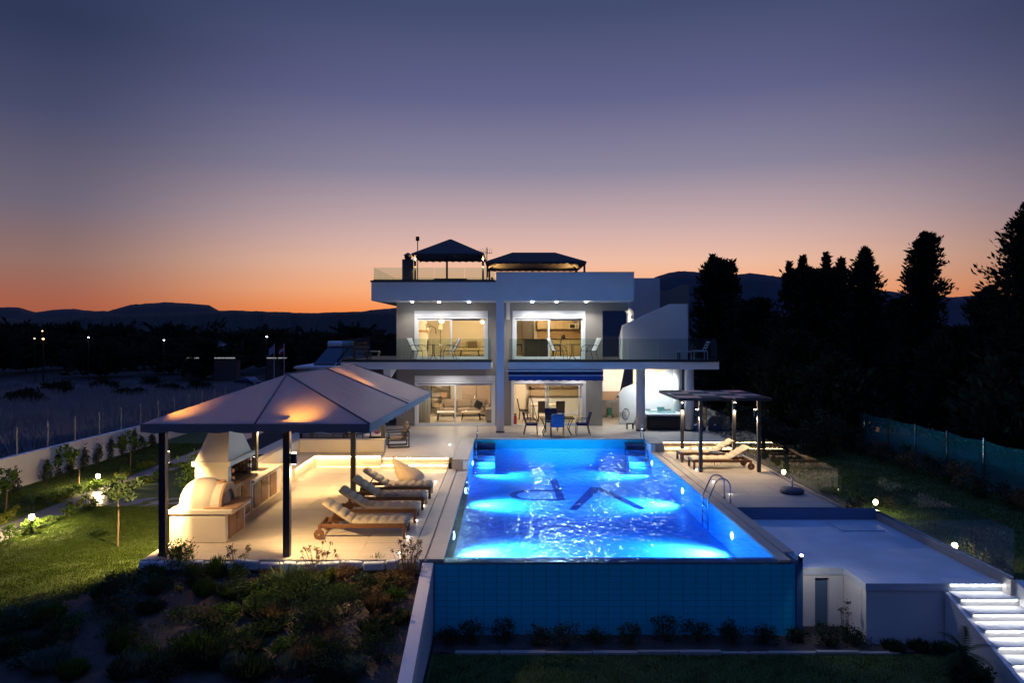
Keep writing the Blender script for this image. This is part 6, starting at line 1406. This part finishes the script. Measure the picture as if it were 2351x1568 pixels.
# outbuilding with solar collectors left of the villa
ob = thing('outbuilding', 'low brown outbuilding with flat roof left of the villa', 'building', (-9.6, 37, -.62))
Y = 36; box(at(680, Y), at(800, Y), Y, Y + 4, -.9, zt(846, Y)).build('wall', mat('brown_render', (.20, .15, .13), .85), ob); box(at(676, Y), at(802, Y), Y - .15, Y + 4.1, zt(846, Y) + .001, zt(841, Y)).build('roof', conc, ob)
sp_ = thing('solar_heater', 'tilted solar water heater on the outbuilding roof', 'solar heater', (-9, 37.5, zt(841, 36)))
for k in range(2):
    x = at(712, 36) + k * 1.15; MB().add([(x, 36.6, zt(841, 36) + .05), (x + 1.05, 36.6, zt(841, 36) + .05), (x + 1.5, 38, zt(841, 36) + .95), (x + .45, 38, zt(841, 36) + .95)], [(0, 1, 2, 3)]).build('collector_panel', mat('collector', (.015, .02, .05), .1), sp_, solid=.06)
MB().tube([(at(730, 36), 38.1, zt(841, 36) + 1.05), (at(790, 36), 38.1, zt(841, 36) + 1.05)], .2, 14).build('tank', alu, sp_, smooth=True)
MB().bar((at(735, 36), 38, zt(841, 36)), (at(735, 36), 38, zt(841, 36) + .9), .05, .05).bar((at(785, 36), 38, zt(841, 36)), (at(785, 36), 38, zt(841, 36) + .9), .05, .05).build('rack', steel, sp_)
# ---------------------------------------------------------------- right-hand neighbours
gf = thing('mesh_fence', 'green mesh fence with steel posts beyond the right lawn', 'fence', (15.5, 25, -.75))
for k in range(9):
    y = 17.5 + k * 1.95; MB().tube([(15.5, y, -1.3), (15.5, y, 1.0 - .02 * k)], .028, 8).build('post', steel, gf)
netm = bpy.data.materials.new('green_net'); netm.use_nodes = True; t_ = netm.node_tree; t_.nodes.clear(); o_ = t_.nodes.new('ShaderNodeOutputMaterial'); m_ = t_.nodes.new('ShaderNodeMixShader'); m_.inputs[0].default_value = .62
tr_ = t_.nodes.new('ShaderNodeBsdfTransparent'); df = t_.nodes.new('ShaderNodeBsdfDiffuse'); df.inputs[0].default_value = (.03, .22, .24, 1); t_.links.new(tr_.outputs[0], m_.inputs[1]); t_.links.new(df.outputs[0], m_.inputs[2]); t_.links.new(m_.outputs[0], o_.inputs[0])
for k in range(8):
    y = 17.5 + k * 1.95; MB().add([(15.53, y, -.9), (15.53, y + .97, -.9), (15.53, y + 1.95, -.9), (15.53, y, .86), (15.53, y + .97, .80), (15.53, y + 1.95, .86)], [(0, 1, 4, 3), (1, 2, 5, 4)]).build('net_panel', netm, gf)
rng = np.random.default_rng(31)
for k in range(16):
    y = 17.5 + k * .95; x = 14.9 + rng.uniform(-.25, .2); shrub('hedge_shrub', 'brownish hedge shrub along the green mesh fence, %s' % ('near the right picture edge' if y < 23 else 'towards the trees'), (x, y, float(g(x, y))), rng.uniform(.6, 1.0), rng.uniform(.8, 1.1), 700, olive if k % 3 else tanleaf, 700 + k, leaf=.09, grp='hedge along the mesh fence ' + ('near' if y < 23 else 'far'))
rng = np.random.default_rng(33)
for k in range(7):
    px = 1690 + k * 42 + rng.uniform(-10, 10); Y = 31 + rng.uniform(-1.5, 2); x = at(px, Y); shrub('wild_shrub', 'dark wild shrub behind the pergola, %s from the villa' % ordn[k], (x, Y, float(g(x, Y))), rng.uniform(1.2, 2.0), rng.uniform(1.3, 2), 900, olive, 730 + k, leaf=.14, grp='wild shrubs behind the pergola')
nk = thing('neighbour_pavilion', 'neighbouring low pavilion with blue roof and orange lit wall', 'building', (at(2000, 50), 50, float(g(at(2000, 50), 50))))
zg = float(g(at(2000, 50), 50)); X0, X1 = at(1962, 50), at(2052, 50)
box(X0, X1, 52, 52.2, zg - .3, zt(948, 50) + .3).build('lit_wall', mat('apricot_wall', (.6, .42, .28), .8), nk)
for x in (X0 + .1, (X0 + X1) / 2, X1 - .1): box(x - .06, x + .06, 50, 50.12, zg - .2, zt(948, 50)).build('post', dkframe, nk)
MB().prism([(X0 - .3, zt(948, 50)), (X1 + .3, zt(948, 50)), (X1 - .5, zt(936, 50)), (X0 + .8, zt(938, 50))], 'y', 49.7, 52.4).build('roof', mat('blue_roof', (.03, .12, .35), .6), nk)
light('POINT', ((X0 + X1) / 2 + .6, 51, zt(955, 50)), 70, (1, .6, .28), nk, size=.1)
for k, (px, py, Y) in enumerate(((2097, 962, 46), (1890, 970, 40), (2214, 762, 120))):
    sl = street_lamp(['yellow lamp right of the neighbouring pavilion', 'dim yellow lamp among the shrubs behind the pergola', 'tiny light on the slope right of the leaning cypress'][k], px, py, Y, (1, .7, .3), 25, 'lamps on neighbouring land', .09 if k < 2 else .15)
    if k == 0: light('POINT', (at(2097, 46), 45.5, zt(960, 46)), 40, (1, .6, .25), sl, size=.05)
nh = thing('neighbour_house', 'neighbouring house with a tiled hip roof among the trees', 'house', (at(2045, 70), 70, float(g(at(2045, 70), 70))))
xa, xb = at(1985, 70), at(2105, 70); zr0, zr1 = zt(868, 70), zt(800, 70); zg = float(g(at(2045, 70), 70))
box(xa + .4, xb - .4, 70.4, 76, zg - .5, zr0).build('wall', mat('pale_neighbour', (.4, .38, .38), .8), nh)
MB().add([(xa, 70, zr0), (xb, 70, zr0), (xb, 77, zr0), (xa, 77, zr0), (xa + 1.5, 73.5, zr1), (xb - 1.5, 73.5, zr1)], [(0, 1, 5, 4), (1, 2, 5), (2, 3, 4, 5), (3, 0, 4)]).build('roof', mat('roof_tile', (.26, .19, .26), .8), nh)
rt = mat('roof_tile', (.26, .19, .26), .8); nr = 14
for k in range(nr):
    u = (k + .4) / nr; a_ = Vector((xa + 1.5 * u, 70 + 3.5 * u - .05, zr0 + (zr1 - zr0) * u + .06)); b_ = Vector((xb - 1.5 * u, 70 + 3.5 * u - .05, zr0 + (zr1 - zr0) * u + .06))
    MB().bar(a_, b_, .16, .07).build('tile_row', rt, nh)
for k in range(3): w_ = box(xa + 1 + k * 1.6, xa + 1.8 + k * 1.6, 70.36, 70.42, zr0 - 1.8, zr0 - .7).build('window', dkframe, nh); box(xa + 1.06 + k * 1.6, xa + 1.74 + k * 1.6, 70.345, 70.359, zr0 - 1.74, zr0 - .76).build('pane', cg, w_)
